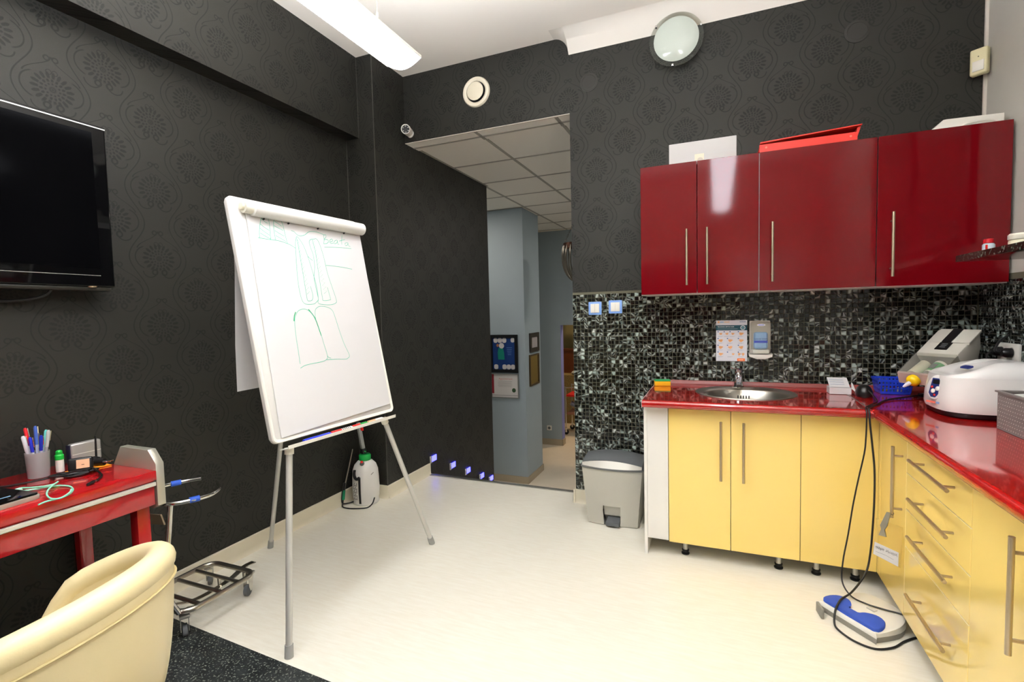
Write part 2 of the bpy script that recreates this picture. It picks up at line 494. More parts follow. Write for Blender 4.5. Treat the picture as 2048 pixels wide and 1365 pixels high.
# left wall, pillar, beam
bm = nb(); box(bm, (WL-0.1, YR, 0), (WL, YP, H))
wl = struct('wall_left', bm, M_DAMASK, label='black damask papered wall behind television and desk', cat='wall')
bm = nb(); box(bm, (WL-0.1, YP, 0), (0, TH, H))
wp = struct('wall_pillar', bm, M_DAMASK, label='black damask pillar beside the opening', cat='wall')
M_EDGE = mat('worn_corner_edge', '#45433e', 0.5)
bm = nb(); box(bm, (-0.003, YP-0.0015, 0.1), (0.0015, YP+0.002, H)); obj('corner_edge', bm, M_EDGE, wp)
bm = nb(); box(bm, (WL, YP-0.002, 0.1), (WL+0.003, YP, ZB)); obj('corner_edge', bm, M_EDGE, wp)
bm = nb(); box(bm, (WL, YR, ZB), (BX, YP, H))
tb = struct('trim_1', bm, M_DAMASK, label='black papered beam along the top of the left wall', cat='beam')
bm = nb(); box(bm, (BX-0.002, YP-0.004, ZB+0.0), (BX+0.001, YP-0.001, H)); obj('corner_edge', bm, M_EDGE, tb)

# back wall with the opening (x 0..XR, z 0..HD)
wb = bpy.data.objects.new('wall_back', None); COL.objects.link(wb); ORG['wall_back'] = Vector((0,0,0))
setp(wb, 'black papered wall with cabinets and dark mosaic', 'wall', kind='structure')
bm = nb(); box(bm, (XR, 0, 0), (W+0.1, TH-0.01, H)); obj('wall_panel', bm, M_DAMASK, wb)
bm = nb(); box(bm, (0, 0, HD), (XR, TH-0.01, H)); obj('lintel', bm, M_DAMASK, wb)
bm = nb(); box(bm, (XR, TH-0.01, ZH), (W+0.1, TH, H)); obj('hall_face', bm, M_BLUEW, wb)
# mosaic: grout bed, 300 loose tiles (nearest in view), the rest joined
def tile_geo(bm, cx, cy, cz, face, tilt=True, s=0.0112, d=0.0045):
    tx, tz = (random.gauss(0, 0.022), random.gauss(0, 0.022)) if tilt else (0, 0)
    V = []
    for k, sc in ((0, 1.0), (d*0.75, 1.0), (d, 0.9)):
        for a, b in ((-1,-1),(1,-1),(1,1),(-1,1)):
            off = k + (a*tx*s + b*tz*s if k else 0)
            if face == 'b': V.append(bm.verts.new((cx + a*s*sc, cy - off, cz + b*s*sc)))
            else: V.append(bm.verts.new((cx - off, cy - a*s*sc, cz + b*s*sc)))
    for r in (0, 4):
        for i in range(4):
            j = (i+1) % 4; bm.faces.new((V[r+i], V[r+j], V[r+4+j], V[r+4+i]))
    bm.faces.new(V[8:12])
bm = nb(); box(bm, (XR, -0.002, 0.092), (1.86, 0, ZM)); box(bm, (1.86, -0.002, 0.80), (W, 0, ZM))
mp = obj('mosaic_panel', bm, M_GROUT, wb)
cells = []
nc = int((W - XR) / PT); nr = int((ZM - 0.092) / PT)
for i in range(nc):
    for j in range(nr):
        x = XR + (i+0.5)*PT; z = 0.092 + (j+0.5)*PT
        if x > 1.86 and z < 0.82: continue
        if x > 1.80 and z > 1.40 and 0: continue
        cells.append((x, z))
vis = [c for c in cells if c[0] < 3.13 and 0.872 < c[1] < 1.39]
vis.sort(key=lambda c: (Vector((c[0], 0, c[1])) - CAM).dot(FW))
loose = set(vis[:300])
variants = []
for k in range(10):
    b = nb(); tile_geo(b, 0, 0, 0, 'b'); finish(b, 20)
    me = bpy.data.meshes.new('tile'); b.to_mesh(me); b.free(); me.materials.append(M_MOSAIC); variants.append(me)
for c in vis[:300]:
    o = bpy.data.objects.new('tile', random.choice(variants)); COL.objects.link(o); o.parent = mp; o.location = (c[0], -0.001, c[1])
bm = nb()
for c in cells:
    if c not in loose: tile_geo(bm, c[0], -0.001, c[1], 'b')
obj('mosaic_tiles', bm, M_MOSAIC, mp, kind='stuff', sharp=20)

# right wall: pale paint above, mosaic band above the counter
wr = bpy.data.objects.new('wall_right', None); COL.objects.link(wr); ORG['wall_right'] = Vector((0,0,0))
setp(wr, 'pale grey painted wall at the right end of the cabinets', 'wall', kind='structure')
bm = nb(); box(bm, (W, YR, 0), (W+0.1, 0, H)); obj('wall_panel', bm, M_GREYW, wr)
bm = nb(); box(bm, (W-0.012, -0.012, ZM), (W, 0, H)); obj('corner_bead', bm, M_COVE, wr)
bm = nb(); box(bm, (W-0.002, -2.2, 0.80), (W, -0.001, ZM)); mr = obj('mosaic_panel', bm, M_GROUT, wr)
bm = nb()
for i in range(int(2.19/PT)):
    for j in range(int((ZM - 0.82)/PT)):
        tile_geo(bm, W-0.001, -0.006-(i+0.5)*PT, 0.092 + (j+29.5)*PT - 0.012, 'r')
for v in list(bm.verts):
    if v.co.z > ZM + 0.001: v.co.z = ZM
obj('mosaic_tiles', bm, M_MOSAIC, mr, kind='stuff', sharp=20)
bm = nb(); box(bm, (WL, YR-0.1, 0), (W, YR, H))
struct('wall_rear', bm, M_REARW, label='pale cream wall facing the cabinets', cat='wall')

# dark window above the granite shelf, unseen, added to darken a cabinet reflection
wn1 = bpy.data.objects.new('unseen_window', None); COL.objects.link(wn1); ORG['unseen_window'] = Vector((0,0,0)); setp(wn1, 'unseen dark window added to darken reflections in the cabinets', 'window', kind='structure')
bm = nb(); box(bm, (W-0.012, -2.35, 1.66), (W, -0.72, 2.80)); obj('pane', bm, mat('unseen_window_glass', '#08090b', 0.06, spec=0.4), wn1)
bm = nb()
for a, b in (((-2.40,1.61),(-2.35,2.85)), ((-0.72,1.61),(-0.67,2.85)), ((-2.35,1.61),(-0.72,1.66)), ((-2.35,2.80),(-0.72,2.85)), ((-1.56,1.66),(-1.51,2.80))): box(bm, (W-0.03,a[0],a[1]), (W,b[0],b[1]), 0.003)
obj('window_frame', bm, mat('dark_frame', '#2a1a16', 0.4), wn1)

# cove along the top of the back wall, starting at the right jamb with a rounded end
def cove_z(x, y, r=0.098, d=0.118, drop=0.118):
    t = max(0.0, min(1.0, (y + d) / d))
    hy = drop * (0.35*t + 0.65*t*t)
    s = (x - (XR - r)) / r
    hx = 1.0 if s >= 1 else (0 if s <= 0 else 1 - math.sqrt(max(0, 1 - s*s)))
    return H - hy*hx
bm = nb(); xs = [XR - 0.098 + 0.098*k/14 for k in range(15)] + [XR + (W - 0.013 - XR)*k/6 for k in range(1, 7)]
ys = [-0.118 + 0.118*k/12 for k in range(13)]
G = [[bm.verts.new((x, y, cove_z(x, y))) for y in ys] for x in xs]
for i in range(len(xs)-1):
    for j in range(len(ys)-1): bm.faces.new((G[i][j], G[i+1][j], G[i+1][j+1], G[i][j+1]))
T = [[bm.verts.new((x, y, H)) for y in (ys[0], ys[-1])] for x in xs]
for i in range(len(xs)-1): bm.faces.new((T[i][0], T[i][1], T[i+1][1], T[i+1][0]))
bmesh.ops.remove_doubles(bm, verts=bm.verts[:], dist=1e-5)
struct('trim_2', bm, M_COVE, label='white plaster cove between ceiling and black wall', cat='cove', sharp=60)

# skirting boards
def skirt(name, pts, label, mt=M_BASEB, h=0.092, d=0.012, z=0):
    bm = nb()
    P = [Vector((a, b, z)) for a, b in pts]
    for p, q in zip(P[:-1], P[1:]):
        t = (q-p).normalized(); n = Vector((t.y, -t.x, 0))
        prism(bm, [(0,0),(d*1.8,0),(d*1.1,0.012),(d,0.03),(d,h-0.002),(d-0.002,h),(0,h)], p, n, (0,0,1), t, (q-p).length)
    return struct(name, bm, mt, label=label, cat='skirting')
skirt('baseboard_left', [(WL, -4.88), (WL, YP)], 'cream coved skirting under the black damask wall')
skirt('baseboard_pillar', [(WL+0.02, YP), (0.012, YP)], 'cream skirting across the near face of the pillar')
skirt('baseboard_pillar_side', [(0, YP), (0, TH-0.001)], 'cream skirting from the pillar into the opening')
skirt('baseboard_back', [(XR, 0), (1.80, 0)], 'short cream skirting below the mosaic beside the bin')
bm = nb(); box(bm, (XR-0.012, -0.022, 0), (XR, TH-0.002, 0.092)); struct('baseboard_jamb', bm, M_BASEB, label='cream skirting on the right jamb of the opening', cat='skirting')
# aluminium nosing at the step edge
bm = nb(); prism(bm, [(0,-0.03),(0.012,-0.03),(0.012,0.004),(-0.03,0.006),(-0.03,0.0),(0,0.0)], (0.001, TH, 0), (0,1,0), (0,0,1), (1,0,0), XR-0.014)
struct('trim_3', bm, M_ALU, label='aluminium nosing along the edge of the top step', cat='threshold')

# dark floor area
bm = nb(); prism(bm, [(WL+0.024,-4.3),(1.75,-4.3),(1.75,-1.958),(WL+0.024,-1.855)], (0,0,0), (1,0,0), (0,1,0), (0,0,1), 0.0015)
obj('floor_mat', bm, M_MAT, label='black speckled floor covering under desk and cream chair', cat='mat')

# rear wall door and wardrobe (unseen, added only to reflect in the glossy cabinets)
bm = nb(); box(bm, (2.35, YR, 0.0), (3.25, YR+0.03, 2.05), 0.004)
struct('unseen_door', bm, M_WHITE, label='unseen white door added behind the camera for cabinet reflections', cat='door')
wa = thing('unseen_wardrobe', 'tall dark red closet added unseen for reflections in the cabinets', 'unseen_wardrobe', (1.45, -4.6, 0))
M_WARD = mat('unseen_wardrobe_red', '#4a0d12', 0.25)
bm = nb(); box(bm, (0.75, YR+0.005, 0), (2.1, -4.38, 1.95), 0.004); obj('body', bm, M_WARD, wa)
for k in range(3):
    bm = nb(); box(bm, (0.755+0.45*k, -4.378, 0.05), (1.195+0.45*k, -4.36, 1.94), 0.002); d = obj('door', bm, M_WARD, wa)
    bm = nb(); tube(bm, [(1.15+0.45*k, -4.34, 0.9), (1.15+0.45*k, -4.34, 1.2)], 0.006); obj('handle', bm, M_HANDLE, d)

# ================================================================== THE HALL BEYOND THE OPENING
YB = 4.42; XL = -2.0; XRH = 3.0
bm = nb(); box(bm, (XL, TH, ZH-0.1), (XRH, 6.9, ZH)); struct('floor_hall', bm, M_HALLF, label='beige vinyl floor of the lower hall', cat='floor')
st = bpy.data.objects.new('stairs', None); COL.objects.link(st); ORG['stairs'] = Vector((0,0,0)); setp(st, 'short flight of steps down to the hall', 'stairs', kind='structure')
RI = 0.88/6
for k in range(5):
    bm = nb(); box(bm, (0.001, TH+0.001, ZH+RI*(4-k)), (XR+0.5, TH+0.30*(k+1), ZH+RI*(5-k)-0.0)); obj('step', bm, M_VINYL, st)
# black wall beside the steps
bm = nb(); box(bm, (-0.16, TH, ZH), (0, 1.425, HD)); struct('wall_hall_left', bm, M_DAMASK, label='black damask wall beside the steps with small blue lights', cat='wall')
bm = nb(); box(bm, (XRH, TH, ZH), (XRH+0.1, 6.9, HD)); struct('wall_hall_right', bm, M_BLUEW, label='blue grey wall on the right of the hall', cat='wall')
bm = nb(); box(bm, (XL-0.1, TH, ZH), (XL, 6.9, HD)); struct('wall_hall_far_left', bm, M_BLUEW, label='blue grey wall at the far left of the hall', cat='wall')
bm = nb(); box(bm, (XL, TH-0.08, ZH), (-0.16, TH, HD)); struct('wall_hall_near', bm, M_BLUEW, label='blue grey wall behind the black wall', cat='wall')
bm = nb(); box(bm, (0.0, TH-0.003, ZH-0.05), (XR, TH, -0.03)); struct('wall_hall_riser', bm, M_VINYL, label='cream riser below the top step', cat='wall')
# far wall with a doorway
wf = bpy.data.objects.new('wall_hall_back', None); COL.objects.link(wf); ORG['wall_hall_back'] = Vector((0,0,0)); setp(wf, 'blue grey far wall of the hall with a doorway', 'wall', kind='structure')
DX0, DX1, DZ = -0.155, 0.75, 1.09
bm = nb(); box(bm, (XL, YB, ZH), (DX0, YB+0.14, HD)); box(bm, (DX1, YB, ZH), (XRH, YB+0.14, HD)); box(bm, (DX0, YB, DZ), (DX1, YB+0.14, HD)); obj('wall_panel', bm, M_BLUEW, wf)
bm = nb(); box(bm, (DX0, YB+0.002, ZH), (DX0+0.004, YB+0.142, DZ)); obj('reveal', bm, M_REVEAL, wf)
bm = nb(); box(bm, (XL, YB-0.012, ZH), (DX0+0.012, YB-0.0005, ZH+0.1)); box(bm, (DX0+0.0045, YB-0.012, ZH), (DX0+0.016, YB+0.14, ZH+0.1)); obj('skirting', bm, M_HALLB, wf)
# blue pillar
bc = bpy.data.objects.new('wall_hall_pillar', None); COL.objects.link(bc); ORG['wall_hall_pillar'] = Vector((0,0,0)); setp(bc, 'blue grey pillar in the hall hung with frames', 'pillar', kind='structure')
bm = nb(); box(bm, (-1.2, 2.55, ZH), (-0.05, 3.13, HD)); obj('pillar_body', bm, M_BLUEW, bc)
bm = nb(); box(bm, (-1.2, 2.538, ZH), (-0.038, 3.142, ZH+0.088)); obj('skirting', bm, M_HALLB, bc)
# suspended ceiling: grid bars and loose panels
ch = bpy.data.objects.new('ceiling_hall', None); COL.objects.link(ch); ORG['ceiling_hall'] = Vector((0,0,0)); setp(ch, 'suspended tile ceiling of the hall', 'ceiling', kind='structure')
bm = nb(); box(bm, (XL, TH, HD+0.03), (XRH, 6.9, HD+0.1)); obj('slab', bm, M_TILE, ch)
bm = nb(); box(bm, (0.0, 0.0, HD-0.0005), (XR, TH, HD+0.0)); bm.free()
GX = [-0.015 + 0.6*k for k in range(-3, 6)]; GX = [-2.0] + [x for x in GX if x > -1.95] + [XRH]
GY = [TH] + [0.125 + 0.6*k for k in range(1, 8)] 
GYT = GY + [YB]
for i in range(len(GX)-1):
    for j in range(len(GYT)-1):
        x0, x1, y0, y1 = GX[i], GX[i+1], GYT[j], GYT[j+1]
        if y1 - y0 < 0.05 or x1 - x0 < 0.05: continue
        if (abs(x0 - 1.785) < 0.02 and abs(y0 - 2.525) < 0.02) or (abs(x0 + 1.215) < 0.02 and abs(y0 - 1.325) < 0.02): continue       # an added light panel sits here
        bm = nb(); box(bm, (x0+0.010, y0+0.010, HD+0.004), (x1-0.010, y1-0.010, HD+0.016), 0.003, 1)
        obj('ceiling_panel', bm, M_TILE, ch)
for x in GX[1:-1]:
    bm = nb(); box(bm, (x-0.012, TH, HD+0.001), (x+0.012, YB, HD+0.010)); obj('grid_bar', bm, M_GRID, ch)
for y in GY[1:]:
    bm = nb(); box(bm, (XL, y-0.012, HD+0.001), (XRH, y+0.012, HD+0.009)); obj('grid_bar', bm, M_GRID, ch)
bm = nb(); box(bm, (0, TH, HD+0.001), (0.02, 1.43, HD+0.008)); obj('grid_bar', bm, M_GRID, ch)
# strip of the same ceiling inside the depth of the wall
bm = nb(); box(bm, (0.0, 0.012, HD-0.003), (XR, TH, HD)); obj('head_panel', bm, M_TILE, wb)
bm = nb(); box(bm, (0.0, 0.105, HD-0.006), (XR, 0.128, HD-0.003)); obj('head_bar', bm, M_GRID, wb)
bm = nb(); box(bm, (0.0, 0.0, HD-0.004), (XR, 0.012, HD)); obj('head_edge', bm, M_COVE, wb)
for x in (0.585, 1.185):
    bm = nb(); box(bm, (x-0.012, 0.012, HD-0.006), (x+0.012, TH, HD-0.003)); obj('head_bar', bm, M_GRID, wb)
# hall light panels, out of view and added to brighten the hall
def added_light_panel(x0, y0, label, power):
    M_HLAMP = mat('added_hall_glow', '#ffffff', 0.5, emit='#fff4e8', estr=power)
    t = thing('added_hall_light', label, 'light', (x0+0.3, y0+0.3, HD))
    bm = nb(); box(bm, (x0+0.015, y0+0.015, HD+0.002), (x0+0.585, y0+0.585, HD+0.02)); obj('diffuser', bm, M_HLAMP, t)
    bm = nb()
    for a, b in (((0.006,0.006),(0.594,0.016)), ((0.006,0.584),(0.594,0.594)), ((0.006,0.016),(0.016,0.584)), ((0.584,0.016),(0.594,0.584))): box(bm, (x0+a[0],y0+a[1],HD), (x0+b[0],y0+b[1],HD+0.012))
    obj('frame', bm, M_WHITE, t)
added_light_panel(1.785, 2.525, 'unseen square light panel added to brighten the hall near the lantern', 20.0)
added_light_panel(-1.215, 1.325, 'unseen square light panel added behind the black wall to light the pillar', 11.0)
# far room
bm = nb(); box(bm, (XL, 6.8, ZH), (XRH, 6.9, HD)); struct('wall_far_room', bm, mat('olive_cream_paint', '#8b8462', 0.7), label='olive wall of the room beyond the hall', cat='wall')
rl = thing('room_lamp', 'warm round ceiling lamp in the room beyond the hall', 'lamp', (0.9, 5.5, HD+0.03))
bm = nb(); lathe(bm, (0.9, 5.5, HD-0.04), [(0.10,0.0),(0.16,0.02),(0.17,0.06)], 24); obj('shade', bm, mat('warm_lamp', '#ffffff', 0.5, emit='#ffdcae', estr=80.0), rl)
bm = nb(); lathe(bm, (0.9, 5.5, HD+0.02), [(0.19,0.0),(0.19,0.01)], 24); obj('ring', bm, M_WHITE, rl)

# ================================================================== LIGHTS OF THE ROOM
def tube_lamp(x, y0, y1, label, wires):
    t = thing('fluorescent_lamp', label, 'lamp', (x, (y0+y1)/2, 2.40), group='suspended fluorescent lamps')
    hw = 0.088
    n = 10; bm = nb()
    prof = [(-hw + 2*hw*k/n, 0.032*(1 - math.cos(math.pi*(k/n - 0.5)))*1.0) for k in range(n+1)]
    # curved diffuser, open trough
    prism(bm, prof + [(hw, 0.040), (-hw, 0.040)], (x, y0, 2.398), (1,0,0), (0,0,1), (0,1,0), y1-y0)
    obj('diffuser', bm, M_LAMP, t, sharp=60)
    bm = nb(); prism(bm, [(-hw-0.002,0.0),(-hw-0.002,-0.012),(-hw+0.0,-0.012),(-hw+0.0,-0.001),(hw,-0.001),(hw,-0.012),(hw+0.002,-0.012),(hw+0.002,0.0),(0.06,0.028),(-0.06,0.028)], (x, y0, 2.440), (1,0,0), (0,0,1), (0,1,0), y1-y0)
    obj('housing', bm, M_WPLAS, t)
    bm = nb(); box(bm, (x-0.055, y0+0.02, 2.4685), (x+0.055, y1-0.02, 2.472)); obj('added_uplight_strip', bm, M_UPL, t)  # made-up glowing strip on the housing, lights the ceiling from below
    for wy in wires:
        bm = nb(); tube(bm, [(x, wy, 2.535), (x, wy, H)], 0.0016, 6); w = obj('suspension_wire', bm, M_STEEL, t)
        bm = nb(); tube(bm, [(x, wy, 2.505), (x, wy, 2.545)], 0.005, 8); obj('clamp', bm, M_HANDLE, w)
        bm = nb(); tube(bm, [(x-0.03, wy, 2.466), (x, wy, 2.508), (x+0.03, wy, 2.466)], 0.0014, 6); obj('wire_loop', bm, M_STEEL, w)
        bm = nb(); box(bm, (x-0.045, wy-0.006, 2.464), (x+0.045, wy+0.006, 2.469)); obj('cross_bar', bm, M_WPLAS, w)
    return t
tube_lamp(0.886, -2.42, -1.297, 'long white suspended fluorescent lamp over the flip chart', (-1.48, -2.24))
tube_lamp(0.886, -3.62, -2.50, 'long white suspended fluorescent lamp over the cream chair', (-2.68, -3.44))
tube_lamp(2.22, -2.42, -1.30, 'long white suspended fluorescent lamp opposite the sink cabinets', (-1.48, -2.24))
tube_lamp(2.22, -3.62, -2.50, 'long white suspended fluorescent lamp near the rear wall', (-2.68, -3.44))

# round glass wall lamp (unlit)
dl = thing('wall_lamp', 'unlit round opal glass wall lamp below the cove', 'lamp', (1.952, 0, 2.74))
C0 = (1.952, -0.030, 2.888)
bm = nb(); lathe(bm, C0, [(0.06,-0.030),(0.06,0.03)], 24, axis=(0,-1,0)); obj('mount', bm, M_WPLAS, dl)
bm = nb(); lathe(bm, C0, [(0.0,0.030),(0.123,0.030),(0.127,0.036),(0.10,0.052),(0.05,0.062),(0.0,0.065)], 40, axis=(0,-1,0)); obj('opal_disc', bm, M_OPAL, dl)
bm = nb(); lathe(bm, C0, [(0.128,0.030),(0.152,0.026),(0.153,0.031),(0.128,0.037)], 48, axis=(0,-1,0), close=False)
vs = bm.verts; obj('glass_ring', bm, mat('ring_glass', '#e6e8e0', 0.05, trans=0.96, ior=1.03), dl)
for a in (20, 140, 262):
    a = math.radians(a); c = Vector(C0) + Vector((math.cos(a)*0.147, 0, math.sin(a)*0.147))
    bm = nb(); box(bm, (c.x-0.006, c.y-0.042, c.z-0.006), (c.x+0.006, c.y-0.02, c.z+0.006), 0.002); obj('clip', bm, M_CHROME, dl)

# ventilation valve
vv = thing('air_vent', 'round cream ventilation valve above the opening', 'vent', (0.61, 0, 2.76))
C0 = (0.61, 0, 2.861)
bm = nb(); lathe(bm, C0, [(0.070,0.0),(0.104,0.0),(0.104,0.008),(0.098,0.018),(0.086,0.022),(0.074,0.014),(0.070,0.0)], 40, axis=(0,-1,0), close=False); obj('ring', bm, M_IVORY if 0 else mat('cream_enamel', '#e7ddc6', 0.35), vv)
bm = nb(); lathe(bm, C0, [(0.0,0.001),(0.071,0.001),(0.071,0.003),(0.0,0.003)], 32, axis=(0,-1,0), close=False); obj('throat', bm, M_BLACK, vv)
bm = nb(); lathe(bm, C0, [(0.0,0.003),(0.012,0.003),(0.012,0.018),(0.050,0.018),(0.062,0.021),(0.063,0.026),(0.058,0.029),(0.0,0.031)], 36, axis=(0,-1,0), close=False); obj('disc', bm, mat('cream_enamel_disc', '#e2d8bf', 0.35), vv)

# security camera at the corner of the opening
sc = thing('security_camera', 'small white bullet camera beside the opening', 'camera', (0.045, -0.002, 2.66))
c = Vector((0.045, 0, 2.668)); d = Vector((0.05, -0.9, -0.12)).normalized()
d = (Vector((0.35, -1.0, -0.12))).normalized()
bm = nb(); lathe(bm, (0.052, 0, 2.662), [(0.028,0.0),(0.028,0.006),(0.014,0.010),(0.012,0.03)], 20, axis=(0,-1,0)); obj('mount', bm, M_WPLAS, sc)
o = Vector((0.055, -0.036, 2.668)) 
bm = nb(); lathe(bm, o, [(0.02,-0.02),(0.031,-0.015),(0.031,0.05),(0.034,0.052),(0.034,0.075),(0.030,0.075),(0.029,0.068)], 28, axis=d); obj('body', bm, M_WPLAS, sc)
bm = nb(); lathe(bm, o, [(0.0,0.0685),(0.028,0.0685),(0.028,0.071),(0.0,0.071)], 28, axis=d, close=False); ln = obj('lens', bm, M_BLACK, sc)
u = d.cross(Vector((0,0,1))).normalized(); v = u.cross(d)
for k in range(6):
    a = 2*PI*k/6 + 0.5; p = o + d*0.0712 + (u*math.cos(a) + v*math.sin(a))*0.021
    bm = nb(); lathe(bm, p, [(0.003,0),(0.002,0.002),(0,0.0025)], 8, axis=d); obj('infrared_diode', bm, M_WHITE, ln)

# round dark cover patches on the black wall
for x, z, s in ((1.414, 2.771, 'dark round cover patch on the black wall above the mosaic switches'), (2.86, 2.75, 'dark round cover patch on the black wall above the red folder')):
    bm = nb(); lathe(bm, (x, 0, z), [(0.058,0.0),(0.058,0.004),(0.046,0.006),(0.044,0.004),(0.0,0.004)], 28, axis=(0,-1,0)); obj('cover_disc', bm, mat('dark_cover', '#2a2823', 0.6), label=s, cat='cover', group='round wall covers')

# motion detector across the corner
pd = thing('motion_detector', 'small ivory motion detector in the upper wall corner', 'detector', (3.36, -0.04, 2.40))
n = Vector((-0.62, -0.78, 0)).normalized(); u = Vector((-n.y, n.x, 0)); 
c = Vector((3.356, -0.046, 2.468))
bm = nb(); obox(bm, c, u, n, (0,0,1), 0.034, 0.018, 0.062, 0.008, 3); obj('case', bm, M_IVORY, pd)
bm = nb(); obox(bm, c + n*0.019 + Vector((0,0,-0.022)), u, n, (0,0,1), 0.022, 0.003, 0.024, 0.002); obj('lens', bm, M_WPLAS, pd)
bm = nb(); obox(bm, c + n*0.0185 + Vector((0,0,0.022)), u, n, (0,0,1), 0.002, 0.001, 0.002); obj('indicator', bm, M_BLACK, pd)

# ================================================================== WALL CABINETS
ZU, ZT, YF = 1.384, 2.105, -0.3007
def bar_handle(parent, a, b, n, off=0.030, r=0.006, mt=None):
    """bar from a to b standing off along n, with two posts"""
    a, b, n = Vector(a), Vector(b), Vector(n); bm = nb(); t = (b-a).normalized()
    tube(bm, [a, b], r, 12)
    L = (b-a).length
    for q in (a + t*L*0.13, b - t*L*0.13): tube(bm, [q, q - n*off], r*0.72, 8)
    return obj('handle', bm, mt or M_HANDLE, parent)
def wall_cabinet(x0, x1, doors, label):
    t = thing('wall_cabinet', label, 'cabinet', ((x0+x1)/2, -0.15, ZU), group='glossy dark red wall cabinets')
    bm = nb()
    th = 0.016; yb = -0.0075; yf = YF + 0.0185
    box(bm, (x0, yf, ZU), (x0+th, yb, ZT)); box(bm, (x1-th, yf, ZU), (x1, yb, ZT)); box(bm, (x0+th, yf, ZU), (x1-th, yb, ZU+th)); box(bm, (x0+th, yf, ZT-th), (x1-th, yb, ZT)); box(bm, (x0+th, yb-0.004, ZU+th), (x1-th, yb, ZT-th))
    obj('body', bm, M_WHITE, t)
    for a, b, hx in doors:
        bm = nb(); box(bm, (a+0.0015, YF, ZU+0.004), (b-0.0015, YF+0.018, ZT-0.001), 0.0012, 1); d = obj('door', bm, M_CHERRY, t)
        if hx is not None: bar_handle(d, (hx, YF-0.034, 1.432), (hx, YF-0.034, 1.738), (0,-1,0), 0.034, 0.0062)
    return t
wall_cabinet(1.7704, 2.3765, [(1.7704,2.0723,2.020),(2.0723,2.3765,2.124)], 'dark red wall cabinet with two doors and handles side by side')
wall_cabinet(2.3775, 2.8879, [(2.3775,2.8879,2.437)], 'dark red wall cabinet under the red folder')
wall_cabinet(2.8889, 3.3861, [(2.8889,3.3861,2.946)], 'dark red wall cabinet at the pale grey wall')

# things on top of the wall cabinets
wbx = thing('white_box', 'plain white cardboard box on top of the red wall cabinet', 'box', (2.10, -0.18, ZT))
bm = nb(); box(bm, (1.925, -0.262, ZT+0.001), (2.270, -0.03, 2.222), 0.003); obj('carton', bm, M_PAPER, wbx)
bm = nb(); box(bm, (2.060, -0.2635, ZT+0.012), (2.108, -0.262, 2.150)); obj('tape', bm, mat('parcel_tape', '#ece3cd', 0.4), wbx)
bm = nb(); prism(bm, ell(0.014, 0.011, 16), (2.088, -0.263, ZT+0.014), (1,0,0), (0,0,1), (0,-1,0), 0.0006); obj('finger_hole', bm, mat('hole_shadow', '#cfc8ba', 0.8), wbx)
fol = thing('red_folder', 'bright red ring binder lying on the wall cabinet', 'folder', (2.6, -0.18, ZT))
M_FOLD = mat('red_board', '#e0352a', 0.45)
bm = nb(); prism(bm, [(0,0),(0.43,0),(0.427,0.004),(0.003,0.004)], (2.378, -0.285, ZT+0.001), (1,0,0), (0,0,1), (0,1,0), 0.26); obj('lower_cover', bm, M_FOLD, fol)
bm = nb(); prism(bm, [(0,0),(0.43,0),(0.43,0.036),(0,0.036)], (2.378, -0.285, ZT+0.005), (1,0,0), (0,0,1), (0,1,0), 0.004); sp_ = obj('spine', bm, M_FOLD, fol)
for x in (2.41, 2.78):
    bm = nb(); lathe(bm, (x, -0.285, ZT+0.024), [(0.006,0),(0.005,0.002),(0,0.003)], 12, axis=(0,-1,0)); obj('rivet', bm, mat('pale_rivet', '#ff7a6a', 0.4), sp_)
bm = nb(); prism(bm, [(0.004,0.042),(0.447,0.0655),(0.447,0.070),(0.004,0.048)], (2.378, -0.293, ZT+0.004), (1,0,0), (0,0,1), (0,1,0), 0.268); obj('upper_cover', bm, M_FOLD, fol)
bm = nb(); prism(bm, [(0.42,0.006),(0.428,0.006),(0.445,0.064),(0.43,0.060)], (2.378, -0.28, ZT+0.004), (1,0,0), (0,0,1), (0,1,0), 0.24); obj('flap', bm, M_FOLD, fol)
bx3 = thing('storage_box', 'low white plastic case on the wall cabinet by the grey wall', 'box', (3.25, -0.18, ZT))
bm = nb(); prism(bm, [(3.10,0),(3.375,0),(3.375,0.048),(3.165,0.052),(3.155,0.052)], (0, -0.245, ZT+0.001), (1,0,0), (0,0,1), (0,1,0), 0.2, 0.004); obj('case', bm, M_WPLAS, bx3)
bm = nb(); tube(bm, smooth_path([(3.22,-0.247,ZT+0.012),(3.25,-0.250,ZT+0.024),(3.32,-0.250,ZT+0.026),(3.35,-0.247,ZT+0.014)],4), 0.005, 8); obj('grip', bm, M_WPLAS, bx3)

# ================================================================== BASE CABINETS
YD, ZD0, ZD1 = -0.578, 0.0836, 0.789
XD = 2.843
def leg(parent, x, y):
    bm = nb(); tube(bm, [(x,y,0.022),(x,y,ZD0+0.002)], 0.0135, 14); l = obj('leg', bm, M_ALU, parent)
    bm = nb(); lathe(bm, (x,y,0.0), [(0.020,0.0),(0.021,0.006),(0.014,0.010),(0.014,0.016),(0.018,0.018),(0.018,0.024),(0.0135,0.026)], 16); obj('foot', bm, M_BLACK, l)
def carcass(t, x0, x1, y0, y1):
    th = 0.016; bm = nb(); zt = 0.795
    box(bm, (x0, y0, ZD0), (x0+th, y1, zt)); box(bm, (x1-th, y0, ZD0), (x1, y1, zt)); box(bm, (x0+th, y0, ZD0), (x1-th, y1, ZD0+th)); box(bm, (x0+th, y1-0.004, ZD0+th), (x1-th, y1, zt))
    obj('body', bm, M_WHITE, t)
sk = thing('base_cabinet', 'yellow two-door base cabinet with white end panel under the sink', 'cabinet', (2.18, -0.3, 0), group='glossy yellow base cabinets')
carcass(sk, 1.832, 2.538, YD+0.020, -0.01)
bm = nb(); box(bm, (1.8155, YD-0.002, 0.0), (1.8315, -0.01, 0.797)); obj('end_panel', bm, M_WHITE, sk)
